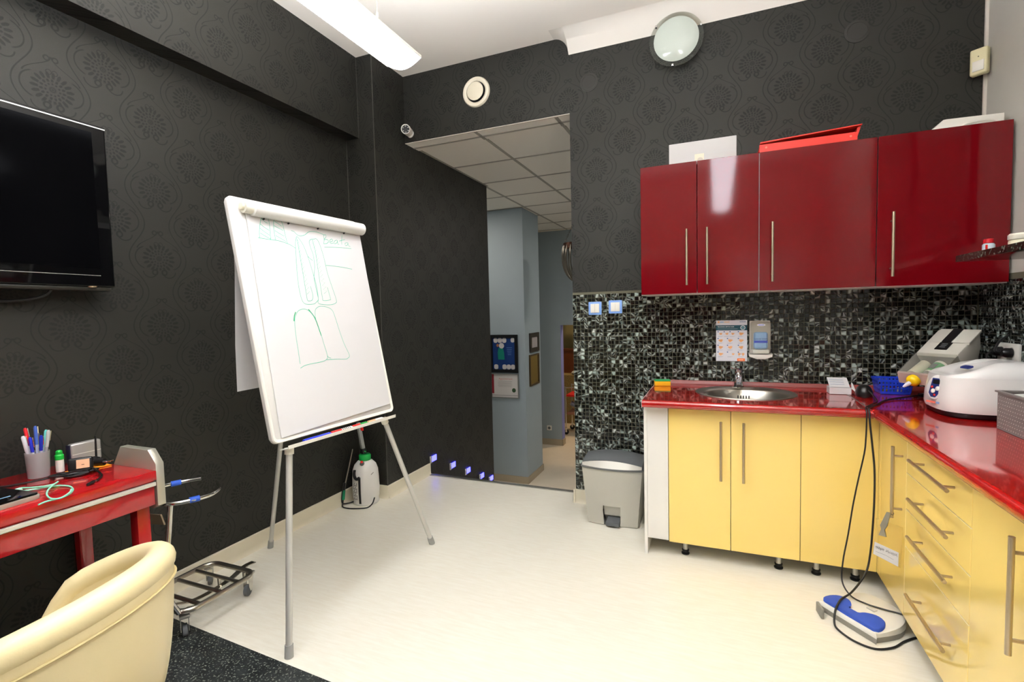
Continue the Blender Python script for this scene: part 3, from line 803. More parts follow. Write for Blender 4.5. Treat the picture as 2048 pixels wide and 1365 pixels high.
bm = nb(); box(bm, (1.8320, YD, ZD0+0.006), (1.9375, YD+0.018, 0.797), 0.001, 1); obj('filler_panel', bm, M_WHITE, sk)
for a, b, hx in ((1.9402, 2.2350, 2.190), (2.2365, 2.5380, 2.292)):
    bm = nb(); box(bm, (a, YD, ZD0), (b-0.001, YD+0.018, ZD1), 0.0012, 1); d = obj('door', bm, M_YELLOW, sk)
    bm = nb(); box(bm, (b-0.0010, YD+0.001, ZD0), (b-0.0002, YD+0.018, ZD1)); obj('edging', bm, mat('grey_edging', '#a79a74', 0.5), d)
    bar_handle(d, (hx, YD-0.032, 0.444), (hx, YD-0.032, 0.741), (0,-1,0), 0.032, 0.0062)
for x in (2.017, 2.455): leg(sk, x, -0.508)
for x in (1.90, 2.455): leg(sk, x, -0.07)
ck = thing('corner_cabinet', 'plain yellow corner base cabinet without a handle', 'cabinet', (2.9, -0.3, 0), group='glossy yellow base cabinets')
bm = nb(); box(bm, (2.5395, YD, ZD0), (2.8428, YD+0.018, ZD1), 0.0008, 1); obj('door', bm, M_YELLOW, ck)
carcass(ck, 2.5395, 3.385, YD+0.020, -0.01)
for x in (2.617, 2.776): leg(ck, x, -0.508)
leg(ck, 2.617, -0.07); leg(ck, 3.3, -0.07)
# right-hand run, fronts at XD
dk = thing('base_cabinet', 'narrow yellow base cabinet with a badge hanging on its handle', 'cabinet', (3.1, -0.75, 0), group='glossy yellow base cabinets')
carcass(dk, XD+0.020, 3.385, -0.9235, -0.562)
bm = nb(); box(bm, (XD, -0.611, ZD0), (XD+0.018, -0.5775, ZD1), 0.001, 1); obj('corner_filler', bm, M_YELLOW, dk)
bm = nb(); box(bm, (XD, -0.9225, ZD0), (XD+0.018, -0.6125, ZD1), 0.0012, 1); d = obj('door', bm, M_YELLOW, dk)
bar_handle(d, (XD-0.033, -0.882, 0.456), (XD-0.033, -0.882, 0.742), (-1,0,0), 0.033, 0.0062)
leg(dk, 2.92, -0.70); leg(dk, 3.33, -0.70)
dr = thing('drawer_cabinet', 'yellow base cabinet with four long-handled drawers', 'cabinet', (3.1, -1.19, 0), group='glossy yellow base cabinets')
carcass(dr, XD+0.020, 3.385, -1.4475, -0.9255)
for z0, z1, hz in ((0.6555, ZD1, 0.735), (0.5145, 0.6535, 0.592), (0.3685, 0.5125, 0.452), (ZD0, 0.3665, 0.234)):
    bm = nb(); box(bm, (XD, -1.4470, z0), (XD+0.018, -0.9260, z1), 0.0012, 1); d = obj('drawer_front', bm, M_YELLOW, dr)
    bm = nb(); box(bm, (XD-0.0004, -1.4470, z1-0.0012), (XD+0.01, -0.9260, z1+0.0003)); obj('edging', bm, M_YEDGE, d)
    bar_handle(d, (XD-0.033, -1.375, hz), (XD-0.033, -1.052, hz), (-1,0,0), 0.033, 0.0062)
bm = nb(); box(bm, (XD+0.0005, -0.9258, ZD0), (XD+0.016, -0.9232, ZD1)); obj('edge_strip', bm, M_YEDGE, dr)
leg(dr, 2.92, -0.98); leg(dr, 2.92, -1.40); leg(dr, 3.33, -1.2)
ek = thing('base_cabinet', 'yellow base cabinet with vertical handle beside the drawers', 'cabinet', (3.1, -1.76, 0), group='glossy yellow base cabinets')
carcass(ek, XD+0.020, 3.385, -2.10, -1.4495)
for y0, y1, hy in ((-1.7745, -1.4495, -1.728), (-2.0995, -1.7755, -1.822)):
    bm = nb(); box(bm, (XD, y0, ZD0), (XD+0.018, y1, ZD1), 0.0012, 1); d = obj('door', bm, M_YELLOW, ek)
    bar_handle(d, (XD-0.033, hy, 0.461), (XD-0.033, hy, 0.749), (-1,0,0), 0.033, 0.0066)
leg(ek, 2.92, -1.52); leg(ek, 2.92, -2.04); leg(ek, 3.33, -1.8)

# ------------------------------------------------------------------ countertop with sink cut-out
M_STRIP = mat('brown_red_strip', '#7c2c24', 0.35)
ct = thing('countertop', 'L-shaped glossy red countertop with a rounded front edge', 'countertop', (2.6, -0.6, 0.799))
ZC = 0.799
X0c, YE = 1.8155, -2.11
outer = [(X0c, -0.0075), (X0c, -DC+0.018), (XI+0.018, -DC+0.018), (XI+0.018, YE), (W-0.008, YE), (W-0.008, -0.0075)]
SCX, SCY, SA, SB = 2.311, -0.283, 0.252, 0.232
hole = ell(SA-0.010, SB-0.010, 40, SCX, SCY)
allp = [Vector((a, b, 0)) for a, b in outer] ; hp = [Vector((a, b, 0)) for a, b in hole]
tris = tessellate_polygon([allp, hp])
bm = nb(); pts = outer + hole
Vt = [bm.verts.new((a, b, HC)) for a, b in pts]; Vb = [bm.verts.new((a, b, ZC)) for a, b in pts]
for t in tris:
    bm.faces.new([Vt[i] for i in t]); bm.faces.new([Vb[i] for i in reversed(t)])
no = len(outer)
for s, e in ((0, no), (no, len(pts))):
    k = e - s
    for i in range(k):
        j = (i+1) % k; bm.faces.new((Vt[s+i], Vb[s+i], Vb[s+j], Vt[s+j]))
obj('worktop', bm, M_REDTOP, ct)
def nose(n=8):
    r = (HC-ZC)/2; return [(0, -r)] + [(0.018*math.cos(a), r*math.sin(a)) for a in [(-0.5 + k/n)*PI for k in range(1, n)]] + [(0, r)]
zc2 = (HC+ZC)/2
bm = nb()
prism(bm, nose(), (X0c, -DC+0.018, zc2), (0,-1,0), (0,0,1), (1,0,0), XI+0.018-X0c)
prism(bm, nose(), (XI+0.018, YE, zc2), (-1,0,0), (0,0,1), (0,1,0), -DC+0.018-YE)
obj('rounded_edge', bm, M_REDTOP, ct, sharp=50)
bm = nb(); box(bm, (X0c-0.002, -DC+0.004, ZC), (X0c, -0.008, HC)); obj('end_edging', bm, mat('dark_red_edging', '#d8c7c0', 0.3), ct)
bm = nb(); box(bm, (XI-0.003, -DC+0.006, HC), (XI+0.003, -0.03, HC+0.0012)); obj('joint_strip', bm, M_ALU, ct)
bm = nb(); prism(bm, [(0,0),(0.022,0),(0.022,0.004),(0.008,0.024),(0,0.024)], (X0c, -0.0076, HC), (0,-1,0), (0,0,1), (1,0,0), W-0.032-X0c); obj('wall_strip', bm, M_STRIP, ct)
bm = nb(); prism(bm, [(0,0),(0.022,0),(0.022,0.004),(0.008,0.024),(0,0.024)], (W-0.008, YE, HC), (-1,0,0), (0,0,1), (0,1,0), -0.03-YE); obj('wall_strip', bm, M_STRIP, ct)

# sink
sn = thing('sink', 'round stainless steel sink set in the red countertop', 'sink', (SCX, SCY, HC))
bm = nb(); N = 48
rings = [(SA, SB, 0, 0.0006), (SA-0.003, SB-0.003, 0, 0.0042), (SA-0.014, SB-0.014, 0, 0.0034), (0.212, 0.172, -0.034, 0.0010), (0.204, 0.164, -0.034, -0.008),
         (0.194, 0.154, -0.034, -0.07), (0.176, 0.138, -0.034, -0.132), (0.15, 0.115, -0.034, -0.147), (0.045, 0.045, -0.034, -0.152)]
R = []
for a, b, dy, dz in rings: R.append([bm.verts.new((SCX + a*math.cos(2*PI*k/N), SCY + dy + b*math.sin(2*PI*k/N), HC + dz)) for k in range(N)])
for A, B in zip(R[:-1], R[1:]):
    for k in range(N): bm.faces.new((A[k], A[(k+1) % N], B[(k+1) % N], B[k]))
bm.faces.new(R[-1])
obj('bowl', bm, M_STEEL, sn, sharp=50)
bm = nb(); lathe(bm, (SCX, SCY-0.034, HC-0.1515), [(0.0,0.0),(0.04,0.0),(0.043,0.003),(0.036,0.004),(0.0,0.002)], 24, close=False); obj('drain', bm, M_CHROME, sn)
for k in range(5):
    bm = nb(); x = SCX - 0.028 + 0.014*k; yb = SCY - 0.034 + 0.158*math.sqrt(max(0, 1-((x-SCX)/0.198)**2))
    box(bm, (x-0.003, yb-0.004, HC-0.052), (x+0.003, yb+0.001, HC-0.034), 0.001); obj('overflow_slot', bm, M_BLACK, sn)
bm = nb(); box(bm, (SCX-0.06, SCY+0.165, HC+0.0015), (SCX+0.06, SCY+0.212, HC+0.004), 0.001); obj('tap_ledge', bm, M_STEEL, sn)
# mixer tap
fx, fy, fz = 2.288, -0.092, HC+0.004
fc = thing('mixer_tap', 'chrome single-lever mixer tap behind the steel sink', 'tap', (fx, fy, fz))
bm = nb(); lathe(bm, (fx,fy,fz), [(0.029,0),(0.029,0.004),(0.024,0.012),(0.022,0.03),(0.022,0.078),(0.020,0.084),(0,0.085)], 24); obj('body', bm, M_CHROME, fc)
bm = nb()
prism(bm, [(0,0.052),(0.05,0.040),(0.118,0.016),(0.128,0.016),(0.128,0.026),(0.06,0.060),(0.0,0.078)], (fx-0.017, fy, fz), (0,-1,0), (0,0,1), (1,0,0), 0.034, 0.004); obj('spout', bm, M_CHROME, fc)
bm = nb(); tube(bm, [(fx, fy-0.118, fz+0.018), (fx, fy-0.118, fz+0.008)], 0.011, 14); obj('aerator', bm, M_STEEL, fc)
bm = nb(); lathe(bm, (fx,fy,fz+0.085), [(0.021,0),(0.022,0.010),(0.019,0.022),(0.0,0.025)], 24); obj('cap', bm, M_CHROME, fc)
bm = nb(); prism(bm, [(0,0),(0.052,0.012),(0.054,0.018),(0,0.012)], (fx, fy-0.011, fz+0.100), (-0.8,-0.6,0), (0,0,1), (0.6,-0.8,0), 0.016, 0.002); obj('lever', bm, M_CHROME, fc)

# ================================================================== ON THE MOSAIC
def switch(x, label):
    t = thing('light_switch', label, 'switch', (x+0.0425, -0.006, 1.277), group='blue framed light switches')
    z = 1.277 if x < 1.45 else 1.283
    bm = nb(); prism(bm, rrect(0.085, 0.085, 0.004), (x, -0.006, z), (1,0,0), (0,0,1), (0,-1,0), 0.008, 0.0015); obj('frame', bm, M_PALEBLUE, t)
    for k in range(2):
        bm = nb(); box(bm, (x+0.0135+0.0291*k, -0.019, z+0.0135), (x+0.0135+0.0285+0.0291*k, -0.0135, z+0.0715), 0.0015); obj('rocker', bm, M_IVORY if 0 else M_WPLAS, t)
switch(1.392, 'blue framed double light switch next to the opening')
switch(1.525, 'blue framed double light switch nearer the red wall cabinet')

# hand-washing notice
po = thing('notice', 'white and teal hand-washing instruction notice above the sink', 'notice', (2.2525, -0.0065, 0.983))
px0, pz0, pw, ph, py = 2.168, 0.983, 0.169, 0.244, -0.0075
bm = nb(); box(bm, (px0, py, pz0), (px0+pw, py+0.002, pz0+ph)); obj('sheet', bm, mat('glossy_print_white', '#e9e9ee', 0.3), po)
M_TEALP = mat('teal_print', '#16525f', 0.35); M_HAND = mat('orange_hand_print', '#f2b67c', 0.5); M_HANDD = mat('brown_hand_print', '#c8703a', 0.5); M_GREYP = mat('grey_print', '#b9bcc6', 0.5); M_BLUEP = mat('blue_print', '#2a5c9c', 0.4); M_OPR = mat('orange_print', '#ef6a1e', 0.4); M_WPR = mat('white_print', '#f4f4f4', 0.4)
def pr_rect(x, z, w, h, mt, nm='print_block', dy=0.0004, par=None):
    bm = nb(); box(bm, (px0+x, py-dy, pz0+z), (px0+x+w, py-dy+0.0003, pz0+z+h)); return obj(nm, bm, mt, par or po)
band = pr_rect(0, ph-0.060, pw, 0.031, M_TEALP, 'title_band')
obj('title_text', text_bm('TECHNIKA MYCIA RĄK', 0.0088, (px0+0.008, py-0.0006, pz0+ph-0.0415), (1,0,0), (0,0,1), 0.0004, bold=0.00012), M_WPR, band, recalc=False)
pr_rect(0.008, ph-0.052, 0.11, 0.0018, M_GREYP, 'caption_line', 0.0007, band)
bm = nb(); prism(bm, ell(0.0135, 0.0135, 24, 0.146, ph-0.0445), (px0, py-0.0006, pz0), (1,0,0), (0,0,1), (0,-1,0), 0.0003); cr = obj('round_emblem', bm, M_WPR, band)
bm = nb(); prism(bm, ell(0.0105, 0.0105, 24, 0.146, ph-0.0445), (px0, py-0.0009, pz0), (1,0,0), (0,0,1), (0,-1,0), 0.0003); obj('emblem_ring', bm, mat('pale_teal_print', '#6f9aa5', 0.4), po)
obj('brand_text', text_bm('ECOLAB', 0.0085, (px0+pw-0.008, py-0.0005, pz0+ph-0.0125), (1,0,0), (0,0,1), 0.0003, 'RIGHT', 0.0002), M_BLUEP, po, recalc=False)
bm = nb(); prism(bm, ell(0.006, 0.006, 16, 0.014, ph-0.010), (px0, py-0.0004, pz0), (1,0,0), (0,0,1), (0,-1,0), 0.0003); obj('logo_dot', bm, M_HAND, po)
pr_rect(0.022, ph-0.0125, 0.020, 0.005, mat('pale_blue_print', '#8fb3d8', 0.4), 'logo_bar'); pr_rect(0.044, ph-0.0125, 0.030, 0.005, mat('pale_orange_print', '#f2c9a0', 0.4), 'logo_bar')
rng = random.Random(3)
def hand(cx, cz, s, two=False):
    bm = nb()
    for q in ((-0.55, 0.55) if two else (0,)):
        out = []
        fl = rng.choice((-1, 1))
        for k in range(22):
            a = 2*PI*k/22; r = 1 + 0.22*math.sin(3*a + rng.random()) + (0.25*math.sin(9*a) if math.sin(a) > 0.1 else 0)
            out.append((px0 + cx + fl*s*r*math.cos(a)*(0.55 if two else 1.0) + q*s*1.7, pz0 + cz + s*0.72*r*math.sin(a)))
        prism(bm, out, (0, py-0.0004, 0), (1,0,0), (0,0,1), (0,-1,0), 0.0003)
    h = obj('hand_drawing', bm, M_HAND, po)
    bm = nb(); ribbon(bm, [(px0+cx-s*0.5, py-0.0009, pz0+cz-s*0.1), (px0+cx, py-0.0009, pz0+cz+s*0.15), (px0+cx+s*0.6, py-0.0009, pz0+cz+s*0.05)], s*0.16, (0,-1,0)); obj('drawn_line', bm, M_HANDD, h)
for r in range(4):
    zc = ph - 0.080 - r*0.0405
    cols = (0.026, 0.060, 0.092, 0.137) if r == 0 else (0.026, 0.078, 0.137)
    for i, cx in enumerate(cols):
        if r == 3 and i == 1: hand(cx+0.016, zc, 0.007)
        else: hand(cx, zc, 0.008 if r == 0 and i < 3 else 0.0115, two=(r == 3 and i == 2))
        pr_rect(cx-0.018, zc+0.009, 0.006, 0.006, M_BLUEP, 'step_marker')
        pr_rect(cx-0.016, zc-0.016, 0.030, 0.0014, M_GREYP, 'caption_line'); pr_rect(cx-0.016, zc-0.0185, 0.022, 0.0012, M_GREYP, 'caption_line')
pr_rect(0.116, 0.001, 0.041, 0.016, M_OPR, 'orange_block'); pr_rect(0.122, 0.006, 0.028, 0.005, mat('pale_orange_print', '#f9c9a4', 0.4), 'block_text', 0.0007)

# soap dispenser
so = thing('soap_dispenser', 'wall soap dispenser with blue soap pouch beside the notice', 'dispenser', (2.402, -0.05, 1.0))
bm = nb(); box(bm, (2.349, -0.016, 1.012), (2.457, -0.0065, 1.222), 0.004); obj('back_plate', bm, mat('grey_plate', '#d9d5c6', 0.5), so)
bm = nb(); box(bm, (2.353, -0.098, 1.035), (2.453, -0.0165, 1.219), 0.012, 3)
obj('clear_cover', bm, mat('dispenser_clear', '#efeee6', 0.06, trans=0.9, ior=1.06), so)
bm = nb(); box(bm, (2.368, -0.076, 1.062), (2.440, -0.032, 1.158), 0.012, 3); pch = obj('soap_pouch', bm, mat('soap_pouch_blue', '#8cb8e6', 0.35), so)
bm = nb(); box(bm, (2.370, -0.0772, 1.097), (2.438, -0.0758, 1.110)); obj('label_band', bm, M_BLUE, pch)
obj('label_text', text_bm('LIQUID SOAP', 0.0105, (2.404, -0.0768, 1.116), (1,0,0), (0,0,1), 0.0004, 'CENTER', 0.0002), mat('navy_print', '#1c3f8c', 0.4), pch, recalc=False)
bm = nb(); prism(bm, ell(0.022, 0.006, 20, 2.404, 1.200), (0, -0.0985, 0), (1,0,0), (0,0,1), (0,-1,0), 0.0006); em = obj('oval_badge', bm, M_WPR, so)
bm = nb(); box(bm, (2.390, -0.0996, 1.1985), (2.418, -0.0992, 1.2015)); obj('badge_print', bm, M_BLUE, em)
bm = nb(); box(bm, (2.362, -0.092, 1.036), (2.446, -0.02, 1.058), 0.004); obj('pump_block', bm, M_WPLAS, so)
bm = nb(); prism(bm, [(-0.060,0.022),(-0.058,0.004),(-0.02,-0.010),(0.02,-0.010),(0.058,0.004),(0.060,0.022),(0.04,0.014),(-0.04,0.014)], (2.403, -0.104, 1.015), (1,0,0), (0,0,1), (0,1,0), 0.085, 0.003); obj('push_lever', bm, M_WPLAS, so)

# ================================================================== PEDAL BIN
bn = thing('pedal_bin', 'silver grey pedal bin with dark grey lid under the mosaic', 'bin', (1.585, -0.19, 0))
def bin_ring(bm, z, x0, x1, yf, yb, bow, n=10):
    """rounded outline: bowed front between x0 and x1, flat back"""
    pts = []
    for k in range(n+1):
        s = k/n; x = x0 + (x1-x0)*s
        pts.append((x, yf - bow*(1-(2*s-1)**2), z))
    pts += [(x1+0.004, yf+0.03, z), (x1+0.002, yb, z), (x0-0.002, yb, z), (x0-0.004, yf+0.03, z)]
    return [bm.verts.new(p) for p in pts]
def loft(bm, rings, cap=True):
    for A, B in zip(rings[:-1], rings[1:]):
        n = len(A)
        for k in range(n): bm.faces.new((A[k], A[(k+1) % n], B[(k+1) % n], B[k]))
    if cap: bm.faces.new(rings[0][::-1]); bm.faces.new(rings[-1])
# body as front panel with a slot for the pedal
bm = nb()
XA, XB_ = 1.548, 1.632         # pedal slot
def bx_at(z): k = z/0.355; return 1.438-0.033*k, 1.735+0.032*k, -0.292-0.012*k, -0.075+0.01*k
RZ = [0.004, 0.05, 0.125, 0.20, 0.30, 0.352]
rings = []
for z in RZ:
    x0, x1, yf, yb = bx_at(z); rings.append(bin_ring(bm, z, x0, x1, yf, yb, 0.012 + 0.02*z/0.355, 12))
for ri, (A, B) in enumerate(zip(rings[:-1], rings[1:])):
    n = len(A)
    for k in range(n):
        xm = (A[k].co.x + A[(k+1) % n].co.x)/2
        if ri < 2 and k < 12 and XA < xm < XB_: continue
        bm.faces.new((A[k], A[(k+1) % n], B[(k+1) % n], B[k]))
bm.faces.new(rings[-1]); bm.faces.new(rings[0][::-1])
obj('body', bm, M_SILVER, bn)
bm = nb(); prism(bm, [(-0.335,0.135),(-0.31,0.06),(-0.245,0.03),(-0.235,0.005),(-0.22,0.005),(-0.22,0.135)], (XA-0.012, 0, 0), (0,1,0), (0,0,1), (1,0,0), XB_-XA+0.034)
for v in bm.verts:
    if v.co.z > 0.12: v.co.y = max(v.co.y, -0.300)
    elif v.co.y < -0.29: v.co.y = -0.285
obj('pedal_recess', bm, M_SILVER, bn)
bm = nb(); prism(bm, [(-0.335,0.012),(-0.332,0.03),(-0.27,0.048),(-0.235,0.046),(-0.235,0.034),(-0.27,0.034)], (XA+0.006, 0, 0), (0,1,0), (0,0,1), (1,0,0), XB_-XA-0.004, 0.003); obj('pedal', bm, M_DARKG, bn)
bm = nb(); rr = []
for z, e in ((0.350, 0.004), (0.362, 0.006)):
    x0, x1, yf, yb = bx_at(0.355); rr.append(bin_ring(bm, z, x0-e, x1+e, yf-e, yb+e, 0.034, 12))
loft(bm, rr); obj('lid_rim', bm, M_DARKG, bn)
# lid: bright front lens and domed dark top
bm = nb(); n = 14; F0, F1, B1 = [], [], []
x0, x1, yf, yb = bx_at(0.355)
for k in range(n+1):
    s = k/n; x = x0 + 0.002 + (x1-x0-0.004)*s; q = 1-(2*s-1)**2
    F0.append(bm.verts.new((x, yf - 0.035*q - 0.002, 0.3615)))
    F1.append(bm.verts.new((x, yf - 0.020*q + 0.004, 0.366 + 0.026*q + 0.012)))
for k in range(n): bm.faces.new((F0[k], F0[k+1], F1[k+1], F1[k]))
obj('lid_front', bm, mat('bright_silver_plastic', '#cfccc2', 0.35, metal=0.2), bn)
bm = nb(); G = []
for j in range(7):
    t = j/6; row = []
    for k in range(n+1):
        s = k/n; x = x0 + 0.002 + (x1-x0-0.004)*s; q = 1-(2*s-1)**2
        y = (yf - 0.020*q + 0.004)*(1-t) + (yb-0.002)*t
        z = (0.378 + 0.026*q)*(1-t) + 0.366*t + 0.050*math.sin(PI*min(1, t*0.75+0.02)) * (0.55 + 0.45*q)
        row.append(bm.verts.new((x, y, z)))
    G.append(row)
for j in range(6):
    for k in range(n): bm.faces.new((G[j][k], G[j][k+1], G[j+1][k+1], G[j+1][k]))
Sb = [bm.verts.new((v.co.x, v.co.y, 0.3615)) for v in G[-1]]
for k in range(n): bm.faces.new((G[-1][k], G[-1][k+1], Sb[k+1], Sb[k]))
for side in (0, n):
    base = [bm.verts.new((G[j][side].co.x, G[j][side].co.y, 0.3615)) for j in range(7)]
    for j in range(6): bm.faces.new((G[j][side], G[j+1][side], base[j+1], base[j]))
obj('lid', bm, M_DARKG, bn, sharp=50)

# ================================================================== FLIP CHART
FB = Vector((0.602, -1.849, 0.819)); FU = Vector((math.sin(0.075), math.cos(0.075), 0)); FN0 = Vector((FU.y, -FU.x, 0)); TI = 0.204
FV = Vector((0,0,1))*math.cos(TI) - FN0*math.sin(TI); FN = FN0*math.cos(TI) + Vector((0,0,1))*math.sin(TI)
FWD, FHT = 0.695, 0.991
def fb(a, b, c=0): return FB + FU*a + FV*b + FN*c
fch = thing('flip_chart', 'white flip chart easel with green tooth sketches on its pad', 'flip chart', (0.5, -1.45, 0))
bm = nb(); prism(bm, rrect(FWD, FHT, 0.022, 6), fb(0,0,-0.018), FU, FV, FN, 0.018, 0.004); obj('board', bm, mat('white_enamel', '#d6d3cd', 0.25), fch)
bm = nb()
o1 = rrect(FWD, FHT, 0.022, 6); i1 = rrect(FWD-0.03, FHT-0.03, 0.012, 6, 0.015, 0.015)
A = [bm.verts.new(fb(a,b,0.0005)) for a,b in o1]; A2 = [bm.verts.new(fb(a,b,0.005)) for a,b in rrect(FWD-0.006, FHT-0.006, 0.02, 6, 0.003, 0.003)]; B = [bm.verts.new(fb(a,b,0.0008)) for a,b in i1]
for P, Q in ((A, A2), (A2, B)):
    for k in range(len(P)): bm.faces.new((P[k], P[(k+1) % len(P)], Q[(k+1) % len(P)], Q[k]))
obj('rim', bm, M_WPLAS, fch)
# pad: a stack of sheets with a slightly skewed top sheet
def onb(x, y, c): 
    return on_plane(x, y, fb(0,0,c), FN)
bm = nb(); q = [onb(x, y, 0.003) for x, y in ((562,877),(779,808),(715,452),(489,418))]
vb = [bm.verts.new(p) for p in q]; vt = [bm.verts.new(p + FN*0.004) for p in q]
bm.faces.new(vb[::-1]); bm.faces.new(vt)
for k in range(4): bm.faces.new((vb[k], vb[(k+1) % 4], vt[(k+1) % 4], vt[k]))
pad = obj('paper_pad', bm, M_PAPER, fch)
c0 = lambda x, y: onb(500 + 0.2417*x, 430 + 0.2417*y, 0.0076)
strokes = [
 [(80,190),(78,140),(85,60),(100,20),(125,8),(145,20),(158,60),(165,120),(172,205)],
 [(95,30),(120,55),(145,70)], [(85,75),(115,100),(160,130)], [(82,110),(120,140),(165,170)], [(84,150),(125,175),(170,200)],
 [(212,210),(200,140),(195,70),(205,35),(230,25),(250,35),(270,80),(290,160),(310,240)],
 [(205,55),(235,75),(262,95)], [(200,90),(235,110),(275,130)], [(205,130),(245,155),(285,178)], [(213,172),(255,195),(298,222)],
 [(65,188),(110,196),(170,205),(240,215),(310,238),(345,255),(375,275)],
 [(340,130),(365,140),(390,165),(420,175),(455,165),(480,145),(510,138),(560,145),(610,165)],
 [(385,180),(376,230),(380,330),(392,500),(410,630),(445,730),(520,740),(552,720),(565,690),(548,580),(520,480),(480,350),(440,250),(400,190),(385,180)],
 [(388,195),(400,260),(415,350),(432,450),(450,560),(465,650),(475,705),(490,713),(515,705),(520,665),(500,590)],
 [(530,200),(500,205),(490,230),(505,280),(525,340),(535,430),(530,520),(545,600),(565,690),(570,735),(660,745),(710,730),(713,700),(680,600),(640,480),(610,350),(575,240),(550,200),(530,200)],
 [(515,210),(540,300),(555,400),(570,500),(585,600),(600,690),(608,710),(660,705),(665,690),(640,600)],
 [(480,345),(500,365),(520,378)], [(628,418),(740,430),(845,450)], [(615,268),(730,270),(838,280)],
 [(610,240),(613,205),(608,170)], [(608,170),(625,165),(628,185),(612,205),(640,205),(650,222),(635,237),(610,240)],
 [(662,226),(684,215),(677,200),(660,212),(665,235),(692,234)], [(718,208),(697,220),(700,240),(720,230),(723,210),(726,240),(738,245)],
 [(762,170),(757,215),(760,247)], [(738,217),(785,205)], [(806,230),(786,236),(792,256),(808,247),(810,230),(815,255),(830,262)],
 [(415,1235),(400,1130),(380,1000),(370,880),(380,830),(400,795),(440,780),(480,790),(520,830),(550,890),(585,980),(615,1080),(640,1165),(635,1195),(600,1215),(500,1235),(450,1250),(418,1270)],
 [(550,890),(540,840),(540,790),(560,765),(590,757),(640,765),(680,790),(705,850),(740,960),(780,1070),(822,1160),(812,1185),(790,1195),(720,1195),(635,1200)],
 [(640,1165),(650,1180),(670,1186)]]
for x0, y0, x1, y1, a0, a1, n in ((394,205,485,655,5,13,26), (520,205,628,650,7,15,26)):
    zz = []
    for k in range(n+1):
        t = k/n; s = (a0 + (a1-a0)*t) * (1 if k % 2 else -1)
        zz.append((x0+(x1-x0)*t+s, y0+(y1-y0)*t - s*0.2))
    strokes.append(('z', zz))
bm = nb()
for s in strokes:
    if s[0] == 'z': ribbon(bm, [c0(*p) for p in s[1]], 0.0014, FN)
    else: ribbon(bm, smooth_path([c0(*p) for p in s], 4), 0.0022, FN)
obj('marker_drawing', bm, M_GREENINK, pad, recalc=False)
bm = nb()
for s in ([(378,805),(367,840),(364,880)], [(483,782),(510,815),(535,850),(552,890),(568,935),(590,1000)]): ribbon(bm, smooth_path([c0(*p) for p in s], 4), 0.0045, FN)
obj('thick_marker_stroke', bm, M_DGREENINK, pad, recalc=False)
# clamp roll on top
bm = nb(); tube(bm, [fb(0.085, 0.945, 0.022), fb(0.088, 0.945, 0.022), fb(0.70, 0.945, 0.022), fb(0.706, 0.945, 0.022)], [0.026, 0.030, 0.030, 0.022], 22); cl = obj('clamp_roll', bm, mat('white_roll', '#dcdad4', 0.3), fch)
bm = nb(); tube(bm, [fb(0.050, 0.945, 0.020), fb(0.090, 0.945, 0.020)], 0.023, 20); kn = obj('clamp_knob', bm, mat('cream_knob', '#d8d4c4', 0.4), cl)
bm = nb(); tube(bm, [fb(0.040, 0.948, 0.020), fb(0.051, 0.948, 0.020)], 0.014, 16); obj('knob_cap', bm, mat('cream_knob_cap', '#cbc6b4', 0.4), cl)
for k, a in enumerate((0.14, 0.26, 0.42, 0.58)):
    bm = nb(); tube(bm, [fb(a, 0.912, 0.010), fb(a, 0.912, 0.016)], 0.004, 8); obj('pin', bm, M_BLACK, cl)
# flipped sheets hanging behind
for k in range(4):
    bm = nb(); yA, yB = -1.792 + 0.006*k, -1.16 - 0.004*k
    X = 0.372 - 0.006*k; zb = 1.008 + 0.006*k
    pts = [(0.405, 1.785), (X+0.004, 1.74), (X, 1.5), (X-0.004, 1.2), (X+0.002, zb)]
    R1 = [bm.verts.new((a + 0.010*math.sin(z*5), yA - 0.012*(1.785-z), z)) for a, z in pts]; R2 = [bm.verts.new((a, yB, z + 0.012)) for a, z in pts]
    R3 = [bm.verts.new((v.co.x-0.0008, v.co.y, v.co.z)) for v in R1]; R4 = [bm.verts.new((v.co.x-0.0008, v.co.y, v.co.z)) for v in R2]
    for i in range(4):
        bm.faces.new((R1[i], R1[i+1], R2[i+1], R2[i])); bm.faces.new((R3[i], R4[i], R4[i+1], R3[i+1])); bm.faces.new((R1[i], R3[i], R3[i+1], R1[i+1])); bm.faces.new((R2[i], R2[i+1], R4[i+1], R4[i]))
    bm.faces.new((R1[-1], R3[-1], R4[-1], R2[-1])); bm.faces.new((R1[0], R2[0], R4[0], R3[0]))
    obj('turned_sheet', bm, M_PAPER, fch)
# pen tray
bm = nb(); prism(bm, [(-0.012,-0.030),(0.036,-0.030),(0.040,-0.016),(0.037,-0.016),(0.034,-0.026),(-0.012,-0.026)], fb(0.035, 0, 0), FN, FV, FU, 0.625); obj('pen_tray', bm, M_WPLAS, fch)
# legs
def easel_leg(top, foot, r=0.0125):
    top, foot = Vector(top), Vector(foot); d = (foot-top).normalized()
    bm = nb(); tube(bm, [top, foot - d*0.03], r, 14); l = obj('leg', bm, M_EASEL, fch)
    bm = nb(); tube(bm, [foot - d*0.045, Vector((foot.x, foot.y, 0.0005)) - d*0.0], [r+0.003, r+0.004], 14); obj('rubber_foot', bm, mat('grey_rubber', '#9a9b97', 0.7), l)
    bm = nb(); tube(bm, [top, top + d*0.025], r+0.005, 14); obj('socket', bm, M_WPLAS, l)
easel_leg((0.607, -1.778, 0.79), (0.652, -1.87, 0.004))
easel_leg((0.636, -1.215, 0.79), (0.672, -0.869, 0.004))
easel_leg((0.40, -1.475, 1.60), (-0.178, -1.224, 0.004), 0.0115)
